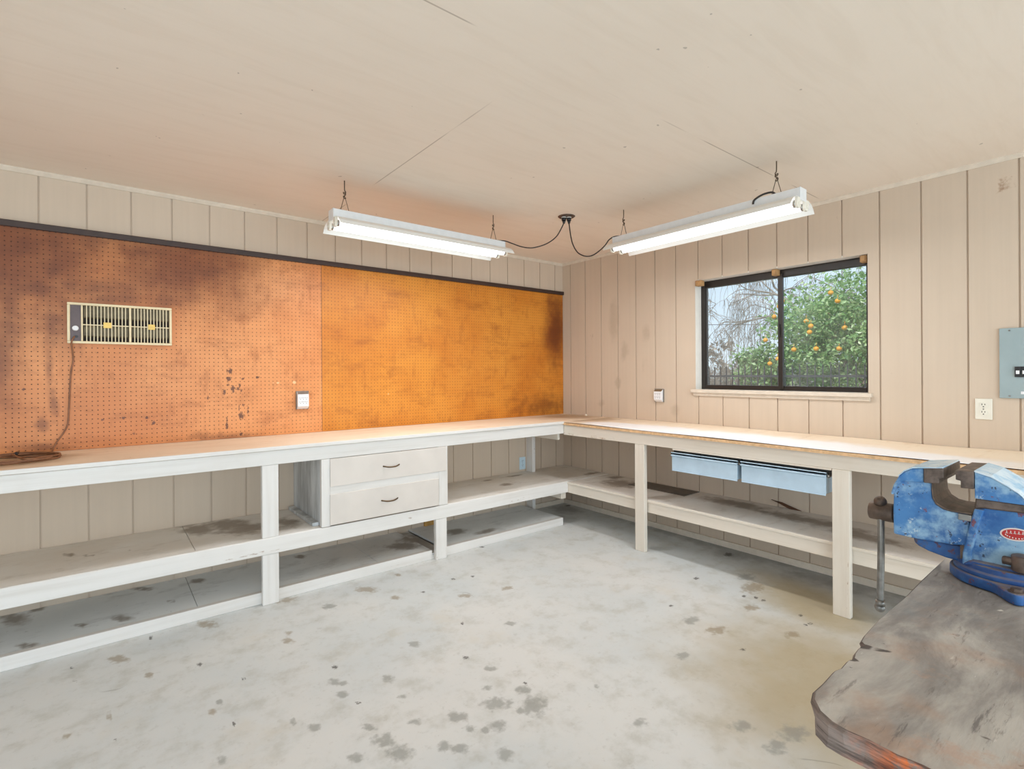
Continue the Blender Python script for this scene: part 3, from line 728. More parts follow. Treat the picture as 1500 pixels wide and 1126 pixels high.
# warped hardboard laid on it
def hz(A, B):
    t = np.clip((A+.603)/.6, 0, 1)
    wav = .0035*np.sin(B*3.1+.6) + .0055*np.exp(-((B+2.62)/.30)**2) - .003*np.exp(-((B+3.05)/.2)**2)
    edge = .0016*(1+np.sin(B*5.3))*(1-t)
    base = .900 - .0045*np.clip(-B-.64, 0, 1.9)
    z = base + .0065 + t*(.0085 + wav) + edge
    return np.stack([A, B, z], -1)
mb = grid(-.600, -.004, RY1, -.618, .03, hz)
n_ = len(mb.v); nx = int(.596/.03)+1; ny = int((-.618-RY1)/.03)+1
top = list(mb.v)
mb.v += [(x, y, z-.0035) for x, y, z in top]
mb.f += [tuple(i+n_ for i in reversed(f)) for f in mb.f]; mb.s += [False]*(len(mb.f)-len(mb.s))
ring = [i*ny for i in range(nx)] + [(nx-1)*ny+j for j in range(1, ny)] + [i*ny+ny-1 for i in range(nx-2, -1, -1)] + [j for j in range(ny-2, 0, -1)]
for a, b_ in zip(ring, ring[1:]+ring[:1]): mb.f.append((b_, a, a+n_, b_+n_)); mb.s.append(False)
hb = put_props(mb.build('hardboard_sheet', M_COUNTER), 'warped tan hardboard sheet with a whitened front lying on the window bench', 'hardboard')
stain(hb, 'dust', [(-.50, -2.2, .30, 0, 0, 1.1), (-.48, -1.5, .26, 0, 0, .65), (-.48, -1.1, .2, 0, 0, .4), (-.54, -2.95, .24, 0, 0, .6)], 0, 1)
stain(hb, 'drab', [(-.25, -.55, .45, 0, 0, .45)], 0, 1)
mb = MB(); mb.box(RF, RF+.036, RY1, LF+.002, .794, .878); mb.build('apron', M_WY, wb2, bevel=.003)
sheet('shelf', -.540, -.002, RY1, -.604, .368, .381, M_SHELF, wb2, ('brown',), ([(-.25, -.95, .2, 0, 0, .25), (-.15, -1.9, .12, 0, 0, .4), (-.3, -2.75, .12, .05, 0, .3), (-.2, -2.4, .12, 0, 0, .5), (-.08, -.75, .1, 0, 0, .08)],))
mb = MB(); mb.box(-.548, -.540, RY1, -.606, .364, .3815); mb.build('shelf_edge', M_WY, wb2, bevel=.002)
mb = MB(); mb.box(-.540, -.504, RY1, -.606, .288, .366); mb.build('shelf_rail', M_WY, wb2, bevel=.003)
sheet('shelf', -.528, -.002, -.602, -.002, .370, .3845, M_SHELF, wb, ('brown',), ([(-.12, -.5, .12, 0, 0, .05)],))
for y_ in (-1.4455, -2.7775):
    mb = MB(); mb.box(RF, RF+.036, y_, y_+.086, 0, .794); mb.build('leg', M_WZC, wb2, bevel=.004)
mb = MB(); mb.box(RF, RF+.036, -4.2, -4.11, 0, .794); mb.build('leg', M_WZC, wb2, bevel=.004)
mb = MB(); mb.box(RF-.001, RF+.022, -2.690, -1.687, .783, .794); mb.build('drawer_hanger_strip', M_WY, wb2, bevel=.002)

# ------------------------------------------------------------------ blue-grey steel drawers hung under the window counter
def steel_drawer(y1, y0, label):
    t = thing('hanging_drawer', (-.4, (y0+y1)/2, .64), label, 'drawer', 'steel drawers under the window bench')
    xf = RF+.002
    zb, zt = .643, .768
    mb = MB()
    th = .0025
    mb.box(xf, xf+th, y0, y1, zb, zt-.028)
    mb.box(xf+.004, -.27, y0+.002, y0+.002+th, zb+.004, zt-.012); mb.box(xf+.004, -.27, y1-.002-th, y1-.002, zb+.004, zt-.012)
    mb.box(xf+.004, -.27, y0+.002, y1-.002, zb+.004, zb+.004+th); mb.box(-.27, -.2675, y0+.002, y1-.002, zb+.004, zt-.012)
    mb.box(xf-.003, xf+.004, y0, y1, zb-.004, zb)
    mb.build('body', M_BLUEGREY, t, bevel=.001)
    mb = MB()                              # folded lip that serves as the pull
    mb.prism([(xf+.006, zt-.030), (xf+.001, zt-.030), (xf-.010, zt-.024), (xf-.012, zt-.020), (xf-.010, zt-.0175), (xf+.006, zt-.0165), (xf+.006, zt-.006), (xf-.008, zt-.004), (xf-.010, zt-.001), (xf-.008, zt), (xf+.006, zt)], 'y', y0-.002, y1+.004)
    mb.build('pull_lip', M_BLUEGREY, t, bevel=.001)
    mb = MB()
    for yy in (y0-.006, y1-.0): mb.box(xf+.03, -.26, yy, yy+.006, zt-.03, zt+.014)
    mb.box(xf+.03, xf+.06, y0, y1, zt-.002, zt+.014)
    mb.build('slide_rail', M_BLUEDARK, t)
    mb = MB()
    mb.cyl((xf+.012, y0-.004, zt-.020), (xf+.012, y0-.016, zt-.020), .009, n=16); mb.cyl((xf+.012, y0-.016, zt-.020), (xf+.012, y0-.024, zt-.020), .004, n=12)
    mb.build('roller', M_STEEL, t)
    return t
steel_drawer(-1.682, -2.155, 'left blue grey steel drawer hanging under the window bench')
steel_drawer(-2.182, -2.661, 'right blue grey steel drawer hanging beside the bench leg')
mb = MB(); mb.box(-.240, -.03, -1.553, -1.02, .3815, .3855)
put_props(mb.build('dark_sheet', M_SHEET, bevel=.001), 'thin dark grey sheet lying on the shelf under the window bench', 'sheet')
mb = MB(); mb.prism([(-2.10, .424), (-2.12, .420), (-2.17, .417), (-2.23, .4), (-2.30, .3815), (-2.22, .3815), (-2.16, .405)], 'x', -.012, -.002)
put_props(mb.build('wood_splinter', M_SLIVER), 'dark brown wood splinter leaning on the wall below the steel drawers', 'splinter')
mb = MB(); mb.lathe((-.02, -.335, .910), [(.012, 0), (.013, .004), (.009, .012), (.003, .016)], 12)
put_props(mb.build('paint_flake', M_CHIP), 'small white lump on the counter by the room corner', 'flake')

# ------------------------------------------------------------------ wall heater on the pegboard
HX0, HX1, HZ0, HZ1 = -3.853, -3.365, 1.509, 1.739
hw, hh = HX1-HX0, HZ1-HZ0
ht = thing('wall_heater', ((HX0+HX1)/2, -.007, HZ0), 'cream slatted electric wall heater mounted on the stained pegboard', 'heater')
hx_ = lambda f: HX0+hw*f
hz_ = lambda f: HZ0+hh*f
YB, YF = -.007, -.034
mb = MB()
mb.box(HX0, HX1, YF, YB, HZ1-.014, HZ1); mb.box(HX0, HX1, YF, YB, HZ0, HZ0+.014)
mb.box(HX0, HX0+.013, YF, YB, HZ0+.014, HZ1-.014); mb.box(HX1-.013, HX1, YF, YB, HZ0+.014, HZ1-.014)
mb.box(hx_(.122), hx_(.140), YF, YB, HZ0+.014, HZ1-.014); mb.box(hx_(.567), hx_(.590), YF, YB, HZ0+.014, HZ1-.014)
mb.build('housing', M_CREAM, ht, bevel=.003)
mb = MB(); mb.box(HX0+.012, hx_(.123), YF+.006, YB, HZ0+.013, HZ1-.013); mb.build('control_panel', M_HPANEL, ht)
kx, kz = hx_(.073), hz_(.37)
mb = MB(); mb.cyl((kx, YF+.006, kz), (kx, YF-.010, kz), .0155, .0135, 24)
kn = mb.build('knob', M_WPLASTIC, ht, bevel=.002, label='white control knob')
mb = MB(); mb.cyl((kx+.005, YF+.006, hz_(.17)), (kx+.005, YF+.002, hz_(.17)), .007, n=16); mb.build('cord_grommet', M_BLKPLASTIC, ht)
mb = MB(); mb.box(hx_(.14), HX1-.013, YB-.006, YB-.001, HZ0+.013, HZ1-.013); mb.build('back_plate', M_HBACK, ht)
for fa, fb, badge in ((.140, .567, (.325, .40)), (.590, .974, (.755, .825))):
    a, b_ = hx_(fa), hx_(fb)
    mb = MB()                               # curved reflectors and coil former behind the slats
    for zc in (.30, .76):
        mb.prism([(YB-.006, hz_(zc+.17)), (YB-.014, hz_(zc+.17)), (YB-.010, hz_(zc+.10)), (YB-.010, hz_(zc-.1)), (YB-.006, hz_(zc-.13))], 'x', a+.004, b_-.004)
    mb.build('reflector', M_HREF, ht)
    g = MB()
    n_s = 13 if fa < .3 else 12
    for k in range(1, n_s):
        x_ = a+(b_-a)*k/n_s
        g.box(x_-.0021, x_+.0021, YF+.002, YF+.012, HZ0+.014, HZ1-.014)
    g.box(a, b_, YF+.004, YF+.009, hz_(.455), hz_(.478))
    gr = g.build('grille', M_CREAM, ht)
    mb = MB(); mb.box(hx_(badge[0]), hx_(badge[1]), YF-.001, YF+.003, hz_(.40), hz_(.54)); mb.build('badge', M_GOLD, gr, bevel=.001, label='small square gold badge')
mb = MB()
cz_ = .910+.005
mb.tube([(-3.822, YF+.004, 1.548), (-3.829, -.048, 1.530), (-3.834, -.040, 1.508), (-3.829, -.020, 1.444), (-3.829, -.014, 1.405), (-3.838, -.013, 1.348), (-3.844, -.013, 1.233), (-3.848, -.013, 1.138), (-3.854, -.014, 1.055), (-3.874, -.016, 1.007), (-3.901, -.022, .960), (-3.914, -.04, .925), (-3.918, -.075, cz_), (-3.905, -.15, cz_), (-3.885, -.25, cz_)] , .0042, 8)
loop = []
for k in range(0, 34):
    a = -.9 + 2*PI*k/13
    r_ = 1 + .06*math.sin(k*1.7)
    loop.append((-4.035+.155*r_*math.cos(-a+1.2), -.285+.165*r_*math.sin(-a+1.2)+.01*math.sin(k), cz_+.0035*(k/8)))
mb.tube([(-3.905, -.15, cz_), (-3.885, -.25, cz_)] + loop + [(-4.06, -.16, cz_+.012), (-4.055, -.13, cz_+.010)], .0048, 8)
mb.build('power_cord', M_CORDG, ht, label='brown rubber cord ending in a coil on the counter')
mb = MB(); mb.cyl((-4.055, -.13, cz_+.010), (-4.05, -.095, cz_+.008), .009, .012, 14); mb.box(-4.054, -4.051, -.096, -.080, cz_+.004, cz_+.010); mb.box(-4.048, -4.045, -.096, -.080, cz_+.004, cz_+.010)
mb.build('plug', M_BLKPLASTIC, ht)

# ------------------------------------------------------------------ outlets and the breaker panel
def slots(mb, P, r=1.):
    """two blades and an earth hole; P(u,w,d) places a point u across, w up, d out of the face"""
    def bx(u0, u1, w0, w1):
        a, b_ = P(u0, w0, -.001), P(u1, w1, .0006)
        mb.box(a[0], b_[0], a[1], b_[1], a[2], b_[2])
    bx(-.0075*r, -.0048*r, .001*r, .010*r); bx(.0048*r, .0075*r, .002*r, .009*r); bx(-.0025*r, .0025*r, -.009*r, -.0045*r)
def six_way(name, base, axis, w, h, label, flange):
    """six-way outlet adapter: bevelled body standing off a wall plate"""
    t = thing(name, base, label, 'outlet', 'outlets on the workshop walls')
    bx_, by_, bz_ = base
    def P(u, ww, d): return (bx_+u, by_-d, bz_+ww) if axis == 'left' else (bx_-d, by_-u, bz_+ww)
    def BX(mb, u0, u1, w0, w1, d0, d1):
        a, b_ = P(u0, w0, d0), P(u1, w1, d1); return mb.box(a[0], b_[0], a[1], b_[1], a[2], b_[2])
    mb = MB(); BX(mb, -w/2-.004, w/2+.004, -h/2, h/2, 0, .004)
    for u in (-w/2-.004, w/2+.001): BX(mb, u, u+.003, -h/2, h/2, .004, .016)
    mb.build('wall_plate', M_GREYMETAL, t, bevel=.001)
    D = .036
    prof = [(0, -h/2+.002), (.010, -h/2+.002), (D, -h/2+.020), (D, h/2-.022), (.010, h/2-.004), (0, h/2-.004)]
    ax = 'x' if axis == 'left' else 'y'
    pts = [((by_-d) if axis == 'left' else (bx_-d), bz_+q) for d, q in prof]
    c0 = bx_ if axis == 'left' else by_
    mb = MB(); mb.prism(pts, ax, c0-w/2+.001, c0+w/2-.001); bd = mb.build('adapter_body', M_WPLASTIC, t, bevel=.002)
    mb = MB(); a0 = [(by_ if axis == 'left' else bx_)-d for d in (.0105, D-.001, D-.0005, .0105)]
    zz = [h/2-.0036, h/2-.0222, h/2-.0212, h/2-.0026]
    mb.prism(list(zip(a0, [bz_+q for q in zz])), ax, c0-w/2+.003, c0+w/2-.003); mb.build('top_flange', flange, t)
    mb = MB()
    for i in (-1, 0, 1):
        for j in (.014, -.014):
            slots(mb, lambda u, ww, d, i=i, j=j: P(u+i*(w-.016)/3, ww+j-.002, D+d), .85)
    mb.build('socket_slots', M_SLOT, bd)
    return t
six_way('wall_outlet', (-2.590, -.0068, 1.146), 'left', .078, .128, 'white six way outlet adapter set into the orange pegboard', M_GREYMETAL)
six_way('wall_outlet', (-.0005, -1.172, 1.131), 'right', .078, .112, 'white six way outlet adapter left of the window', M_BROWNPL)
def duplex(base, axis, w, h, mat, label):
    t = thing('wall_outlet', base, label, 'outlet', 'outlets on the workshop walls')
    bx_, by_, bz_ = base
    def P(u, ww, d): return (bx_+u, by_-d, bz_+ww) if axis == 'left' else (bx_-d, by_-u, bz_+ww)
    a, b_ = P(-w/2, -h/2, 0), P(w/2, h/2, .006)
    mb = MB(); mb.box(a[0], b_[0], a[1], b_[1], a[2], b_[2]); mb.build('wall_plate', mat, t, bevel=.003)
    for j in (.020, -.020):
        mb = MB()
        n_ = 24; prof = []
        for k in range(n_):
            an = 2*PI*k/n_; u, ww = .0165*math.cos(an), .0165*math.sin(an)
            prof.append((u, max(-.0135, min(.0135, ww))))
        q = [P(u, ww+j, .006) for u, ww in prof] + [P(u, ww+j, .0085) for u, ww in prof]
        o = len(mb.v); mb.add(q, [tuple(range(n_)), tuple(range(2*n_-1, n_-1, -1))] + [(k, n_+k, n_+(k+1) % n_, (k+1) % n_) for k in range(n_)])
        rc = mb.build('receptacle', M_IVORY if mat is M_IVORY else mat, t)
        mb = MB(); slots(mb, lambda u, ww, d, j=j: P(u, ww+j, .0085+d)); mb.build('socket_slots', M_SLOT, rc)
    c = P(0, 0, .006); c2 = P(0, 0, .0075)
    mb = MB(); mb.cyl(c, c2, .003, n=12); mb.build('screw', M_STEEL, t)
    return t
duplex((-.0005, -3.222, 1.118), 'right', .070, .112, M_IVORY, 'ivory duplex outlet below the breaker panel')
duplex((-.553, -.0005, .465), 'left', .074, .118, M_LTBLUE, 'pale blue duplex outlet under the counter near the corner')
ep = thing('breaker_panel', (0, -3.49, 1.18), 'grey green steel breaker panel on the window wall', 'electrical panel')
mb = MB(); mb.box(-.012, -.0005, -3.70, -3.286, 1.180, 1.545); mb.build('cover', M_PANEL, ep, bevel=.002)
mb = MB()
for i in range(5):
    mb.box(-.019, -.012, -3.345-.024*(i+1)+.0015, -3.345-.024*i, 1.290, 1.344)
br = mb.build('breaker', M_BLKPLASTIC, ep, bevel=.001)
mb = MB()
for i in range(5):
    mb.box(-.025, -.019, -3.345-.024*i-.018, -3.345-.024*i-.005, 1.306, 1.324)
mb.build('switch', M_WPLASTIC, br, bevel=.001, label='white breaker switch')
mb = MB(); mb.box(-.0128, -.012, -3.46, -3.367, 1.202, 1.216); mb.build('label_strip', M_WPLASTIC, ep)
for y_, z_ in ((-3.325, 1.532), (-3.325, 1.192), (-3.66, 1.532), (-3.66, 1.192)):
    mb = MB(); mb.cyl((-.012, y_, z_), (-.0145, y_, z_), .0045, n=12); mb.build('screw', M_STEEL, ep)

# ------------------------------------------------------------------ hanging fluorescent fixtures
ZE = 2.158
def fixture(name, loc, rz, label, hooks):
    t = thing(name, loc, label, 'ceiling light', 'hanging fluorescent shop lights', rz)
    Lh = .61
    mb = MB()
    mb.prism([(-.0375, .054), (.0375, .054), (.0375, .104), (-.0375, .104)], 'x', -Lh, Lh)
    ch = mb.build('channel', M_WHITEMETAL, t, bevel=.003, world=False)
    for sx in (-1, 1):
        mb = MB(); mb.box(sx*Lh, sx*(Lh+.0025), -.0385, .0385, .040, .105); mb.build('end_plate', M_WHITEMETAL, t, bevel=.001, world=False)
    up_ = [(.0, .0535), (.040, .0535), (.075, .0505), (.105, .040), (.127, .022), (.141, 0)]
    th = .0016
    prof = [(w, z) for w, z in up_] + [(w-.0012, z-th) for w, z in up_[::-1]]
    full = [(-w, z) for w, z in up_[::-1]] + up_[1:] + [(w-.0012, z-th) for w, z in up_[::-1]] + [(-w+.0012, z-th) for w, z in up_[1:]]
    mb = MB(); mb.prism(full, 'x', -Lh, Lh, smooth=False); mb.build('reflector', M_REFL, t, world=False)
    for w in (-.046, .046):
        mb = MB(); mb.cyl((-.585, w, .020), (.585, w, .020), .0185, n=24)
        tb = mb.build('tube', M_TUBE, t, world=False)
        for sx in (-1, 1):
            mb = MB(); mb.cyl((sx*.585, w, .020), (sx*.597, w, .020), .0187, n=24); mb.build('tube_cap', M_ALU, tb, world=False)
            mb = MB()
            mb.prism([(w-.016, .052), (w-.020, .030), (w-.018, .006), (w-.010, -.003), (w+.010, -.003), (w+.018, .006), (w+.020, .030), (w+.016, .052)], 'x', sx*.597, sx*.612)
            mb.cyl((sx*.612, w, .018), (sx*.616, w, .018), .009, n=16)
            mb.build('lampholder', M_SOCKET, t, bevel=.002, world=False)
    for hx in hooks:
        mb = MB(); ztop = ROOM_H-ZE
        mb.tube([(hx, 0, ztop), (hx, 0, ztop-.03), (hx+.001, .001, ztop-.055), (hx+.006, .001, ztop-.062), (hx+.006, 0, ztop-.072), (hx, 0, ztop-.078), (hx-.006, 0, ztop-.074), (hx-.006, 0, ztop-.066)], .0030, 6)
        hk = mb.build('ceiling_hook', M_WIRE, t, world=False)
        mb = MB(); z2 = ztop-.074
        mb.tube([(hx-.005, 0, z2+.006), (hx+.005, 0, z2+.003), (hx+.007, .002, z2-.006), (hx, .002, z2-.012), (hx-.007, 0, z2-.018), (hx-.005, -.002, z2-.026), (hx+.003, -.002, z2-.030), (hx+.007, 0, z2-.024)], .0026, 6)
        mb.build('s_hook', M_WIRE, t, world=False)
        mb = MB()
        mb.tube([(hx-.026, 0, .104), (hx-.020, 0, .125), (hx-.003, 0, z2-.022), (hx, .001, z2-.016), (hx+.003, 0, z2-.022), (hx+.022, 0, .125), (hx+.028, 0, .104)], .0019, 6, sub=3)
        mb.build('hanging_wire', M_WIRE, t, world=False)
    return t
def tube_light(fx, w):
    d = bpy.data.lights.new('fluorescent_light', 'AREA'); d.shape = 'RECTANGLE'; d.size = 1.16; d.size_y = .036; d.energy = TUBEW; d.color = (.97, .985, 1.)
    o = bpy.data.objects.new('fluorescent_light', d); COL.objects.link(o); o.parent = fx; o.location = (0, w, .0005)
f1 = fixture('shop_light', (-2.070, -.884, ZE), 0., 'white two tube shop light hanging along the pegboard wall', (-.533, .533))
f2 = fixture('shop_light', (-.897, -2.068, ZE), PI/2, 'white two tube shop light hanging along the window wall', (-.480, .544))
mb = MB()
mb.tube([(-1.121,-1.1693,2.398),(-1.1331,-1.1606,2.3638),(-1.1666,-1.1368,2.2968),(-1.2214,-1.0978,2.2476),(-1.2851,-1.0524,2.2213),(-1.326,-1.0232,2.2161),(-1.3734,-0.9894,2.2254),(-1.4208,-0.9557,2.2458),(-1.4629,-0.9257,2.2634),(-1.5101,-0.892,2.2665),(-1.56,-.884,2.262)], .0042, 8)
mb.build('power_cord', M_BLACK, f1, label='black cord hanging from the ceiling outlet')
mb = MB()
mb.tube([(-1.0901,-1.1898,2.398),(-1.0857,-1.197,2.3262),(-1.0771,-1.211,2.2468),(-1.0603,-1.2385,2.1857),(-1.0399,-1.2718,2.1567),(-1.0195,-1.305,2.1472),(-0.9993,-1.3381,2.1536),(-0.9756,-1.3767,2.1812),(-0.9555,-1.4094,2.2159),(-0.9423,-1.431,2.2488),(-0.9225,-1.4632,2.268),(-0.8981,-1.5131,2.2665),(-.897,-1.56,2.262)], .0042, 8)
mb.build('power_cord', M_BLACK, f2, label='black cord hanging from the ceiling outlet')
mb = MB()
mb.tube([(-.9355, -2.44, 2.235), (-.94, -2.45, 2.255), (-.93, -2.49, 2.275), (-.91, -2.53, 2.280), (-.897, -2.545, 2.262)], .0055, 8)
mb.build('cable_loop', M_BLACK, f2)
for fx in (f1, f2):
    for w_ in (-.046, .046): tube_light(fx, w_)
co = thing('ceiling_outlet', (-1.105, -1.18, ROOM_H), 'round dark ceiling outlet with two black plugs in it', 'outlet')
mb = MB(); mb.cyl((-1.105, -1.18, ROOM_H-.006), (-1.105, -1.18, ROOM_H-.0005), .055, .062, 32); cp = mb.build('cover_plate', M_DKSTEEL, co, bevel=.001)
for x_, y_, fx in ((-1.121, -1.1693, f1), (-1.0901, -1.1898, f2)):
    mb = MB(); mb.cyl((x_, y_, ROOM_H-.012), (x_, y_, ROOM_H-.006), .017, n=20); mb.build('receptacle', M_IVORY, co)
    mb = MB(); mb.cyl((x_, y_, ROOM_H-.03), (x_, y_, ROOM_H-.0125), .0165, n=18); mb.cyl((x_, y_, ROOM_H-.052), (x_, y_, ROOM_H-.03), .007, .013, 18)
    mb.build('plug', M_BLKPLASTIC, fx)

# ------------------------------------------------------------------ foreground bench
SLAB = [(-2.062,-3.472),(-2.28,-3.4735),(-2.40,-3.4767),(-2.565,-3.4754),(-2.655,-3.479),(-2.684,-3.4825),(-2.696,-3.492),(-2.705,-3.4875),(-2.735,-3.4895),(-2.757,-3.4945),(-2.766,-3.490),(-2.80,-3.4915),(-2.815,-3.4875),(-2.859,-3.4892),(-2.894,-3.4889),(-2.9183,-3.4957),(-2.9396,-3.5116),(-2.951,-3.530),(-2.955,-3.5486),(-2.953,-3.5721),(-2.956,-3.6077),(-2.953,-3.63),(-2.957,-3.68),(-2.954,-3.8),(-2.96,-4.0),(-2.955,-4.3),(-2.06,-4.3)]
TZ = .86
tb = thing('work_table', (-2.5, -3.9, 0), 'weathered grey brown plywood table carrying the blue vise', 'table')
def inside(x, y):
    c = False
    n_ = len(SLAB)
    for i in range(n_):
        x1, y1 = SLAB[i]; x2, y2 = SLAB[(i+1) % n_]
        if (y1 > y) != (y2 > y) and x < (x2-x1)*(y-y1)/(y2-y1)+x1: c = not c
    return c
mb = MB(); n_ = len(SLAB)
rngs = random.Random(3)
low = [(x-.004*rngs.random()+(.003 if y > -3.5 else -.002), y-(.006*rngs.random() if y > -3.5 else 0)) for x, y in SLAB]
mid = [((x+a)/2+.004*(rngs.random()-.5), (y+b_)/2-.003*rngs.random()) for (x, y), (a, b_) in zip(SLAB, low)]
rim = [(x+(.004 if x < -2.9 else 0), y-(.004 if y > -3.6 else 0)) for x, y in SLAB]
# top face as a fine grid clipped to the outline would be heavy: fan strips with extra points instead
import mathutils
pts = [Vector(p) for p in rim]
extra = []
gx = -2.94
while gx < -2.07:
    gy = -4.28
    while gy < -3.48:
        if inside(gx, gy) and min(math.hypot(gx-a[0], gy-a[1]) for a in rim) > .012: extra.append(Vector((gx, gy)))
        gy += .018
    gx += .018
vv, ee, ff, *_ = mathutils.geometry.delaunay_2d_cdt(pts+extra, [(i, (i+1) % n_) for i in range(n_)], [], 1, 1e-5)
mb.add([(p.x, p.y, TZ+.0012*math.sin(p.x*9)*math.sin(p.y*7)) for p in vv], [tuple(f) for f in ff])
mb.f = [f if (Vector(mb.v[f[1]])-Vector(mb.v[f[0]])).cross(Vector(mb.v[f[2]])-Vector(mb.v[f[0]])).z > 0 else f[::-1] for f in mb.f]
top = mb.build('tabletop', M_SLAB, tb)
offx, offy = -2.5, -3.9
stain(top, 'pale', [(-2.10-offx, -3.50-offy, .09, 0, 0, .06), (-2.35-offx, -3.61-offy, .025, -.01, .002, .004), (-2.62-offx, -3.60-offy, .02, -.012, .002, .006)], 0, 1)
stain(top, 'crack', [(-2.70-offx, -3.492-offy, .006, -.025, .010, .002), (-2.69-offx, -3.515-offy, .012, -.03, .003, .0015), (-2.76-offx, -3.495-offy, .003, -.012, .006, .001), (-2.88-offx, -3.488-offy, .05, 0, 0, .003), (-2.945-offx, -3.52-offy, .03, .03, -.002, .002), (-2.84-offx, -3.60-offy, .01, -.09, .002, .0005)], 0, 1)
mb = MB()
rings = [(rim, TZ), (SLAB, TZ-.005), (mid, TZ-.016), (low, TZ-.032)]
for q, z in rings: mb.v += [(x, y, z) for x, y in q]
for k in range(3):
    for i in range(n_):
        j = (i+1) % n_
        mb.f.append((k*n_+i, (k+1)*n_+i, (k+1)*n_+j, k*n_+j)); mb.s.append(False)
mb.f.append(tuple(3*n_+i for i in range(n_-1, -1, -1))); mb.s.append(False)
eo = mb.build('tabletop_edge', M_SLABE, tb, label='splintered plywood edge with fresh orange wood')
stain(eo, 'fresh', [(-2.956-offx, -3.72-offy, .08, 0, 0, .175)], 0, 1)
for x_, y_ in ((-2.20, -3.72), (-2.20, -4.24), (-2.86, -4.24), (-2.86, -3.76)):
    mb = MB(); mb.box(x_-.045, x_+.045, y_-.045, y_+.045, 0, TZ-.033); mb.build('leg', M_TABLELEG, tb, bevel=.004)

# ------------------------------------------------------------------ bench vise
VX, VY = -2.155, -3.600
vi = thing('bench_vise', (VX, VY, TZ), 'chipped blue bench vise bolted to the plywood table', 'vise')
XN, XF = -2.222, -2.068                     # near and far side of the jaws
XC = (XN+XF)/2
zb0 = TZ+.0018
mb = MB()                                   # swivel base with three bolt lugs
fl_ = []
for k in range(96):
    a = 2*PI*k/96
    r_ = .098
    for la in (PI+.22, .22):
        dd = (a-la+PI) % (2*PI)-PI
        r_ += .052*math.exp(-(dd/.20)**2)
    fl_.append((VX+r_*math.cos(a), VY+r_*math.sin(a)))
mb.prism(fl_, 'z', zb0, zb0+.022, smooth=True)
mb.build('base', M_VISE_D, vi, bevel=.004, seg=3)
for la in (PI+.22, .22):
    mb = MB()
    c = (VX+.130*math.cos(la), VY+.130*math.sin(la))
    mb.cyl((c[0], c[1], zb0+.022), (c[0], c[1], zb0+.0235), .013, n=20); mb.cyl((c[0], c[1], zb0+.0235), (c[0], c[1], zb0+.029), .009, n=6, smooth=False)
    mb.build('mounting_bolt', M_RUST, vi)
mb = MB(); mb.lathe((VX, VY, zb0), [(.092, .022), (.092, .030), (.086, .034), (.086, .040), (.084, .044)], 48); mb.build('swivel_ring', M_VISE_D, vi, bevel=.001)
# fixed body
def prof_x(P): return [(y, z) for y, z in P]
XB0, XB1 = -2.206, -2.090
mb = MB()
mb.prism([(-3.535,.900),(-3.548,.975),(-3.556,1.022),(-3.562,1.030),(-3.68,1.030),(-3.69,.98),(-3.69,.900)], 'x', XB0, XB1)
mb.build('body', M_VISE, vi, bevel=.006, seg=3)
mb = MB()
mb.prism([(-3.5335,.897),(-3.5345,.9226),(-3.5455,.9815),(-3.5545,1.0235),(-3.571,1.0235),(-3.558,.970),(-3.5505,.927),(-3.5495,.897)], 'x', XB0-.010, XB1+.010)
mb.build('guide_flange', M_VISE, vi, bevel=.003)
mb = MB()
mb.prism([(-3.535,.8985),(-3.69,.8985),(-3.69,.9105),(-3.548,.9105)], 'x', XB0-.018, XB1+.018)
mb.build('body_foot', M_VISE_D, vi, bevel=.004)
mb = MB()
mb.prism([(-3.554,1.0225),(-3.572,1.026),(-3.69,1.030),(-3.69,1.047),(-3.556,1.047)], 'x', XB0-.006, XB1+.006)
mb.build('neck_band', M_RUST, vi, bevel=.003)
mb = MB()                                   # rear jaw and anvil
mb.prism([(-3.5562,1.047),(-3.5562,1.066),(-3.5562,1.103),(-3.5562,1.1045),(-3.583,1.0965),(-3.607,1.0815),(-3.625,1.069),(-3.640,1.052),(-3.66,1.047)], 'x', XN+.002, XF-.002)
mb.build('rear_jaw', M_VISE, vi, bevel=.003)
mb = MB()
topc = [(-3.5555,1.1045),(-3.583,1.0965),(-3.607,1.0815),(-3.625,1.069),(-3.640,1.052)]
mb.prism(topc + [(y, z+.0035) for y, z in topc[::-1]], 'x', XN, XF)
mb.build('anvil_top', M_VISE_T, vi, bevel=.001, label='pale anvil surface')
mb = MB(); mb.prism([(-3.5250,1.1045),(-3.5555,1.1060),(-3.5555,1.0675),(-3.5335,1.0665),(-3.5335,1.0820),(-3.5250,1.0835)], 'x', XN-.002, XF+.002)
mb.build('jaw_plate', M_RUST, vi, bevel=.0012)
# sliding front jaw
mb = MB()
mb.prism([(-3.4690,1.0675),(-3.4795,1.0672),(-3.4800,1.0497),(-3.4816,1.0324),(-3.4877,1.0199),(-3.5013,1.0110),(-3.5148,1.0085),(-3.5460,1.0080),(-3.5460,1.0024),(-3.5420,.9380),(-3.5129,.9331),(-3.4398,.9304),(-3.4056,.9322),(-3.4050,.9895),(-3.4060,1.0183),(-3.4070,1.0510),(-3.4180,1.0640),(-3.4300,1.0675)], 'x', XN+.012, XF-.012)
mb.build('front_jaw', M_VISE, vi, bevel=.004, seg=3)
mb = MB()
mb.prism([(-3.4671,1.0995),(-3.4472,1.0968),(-3.4308,1.0873),(-3.4191,1.0735),(-3.4089,1.0526),(-3.4030,1.0311),(-3.4071,1.0278),(-3.4150,1.0480),(-3.4274,1.0637),(-3.4669,1.0676)], 'x', XN+.002, XF-.002)
mb.build('front_jaw_head', M_VISE, vi, bevel=.002)
mb = MB()
topc = [(-3.5030,1.1048),(-3.4671,1.1000),(-3.4472,1.0972),(-3.4308,1.0877),(-3.4191,1.0739)]
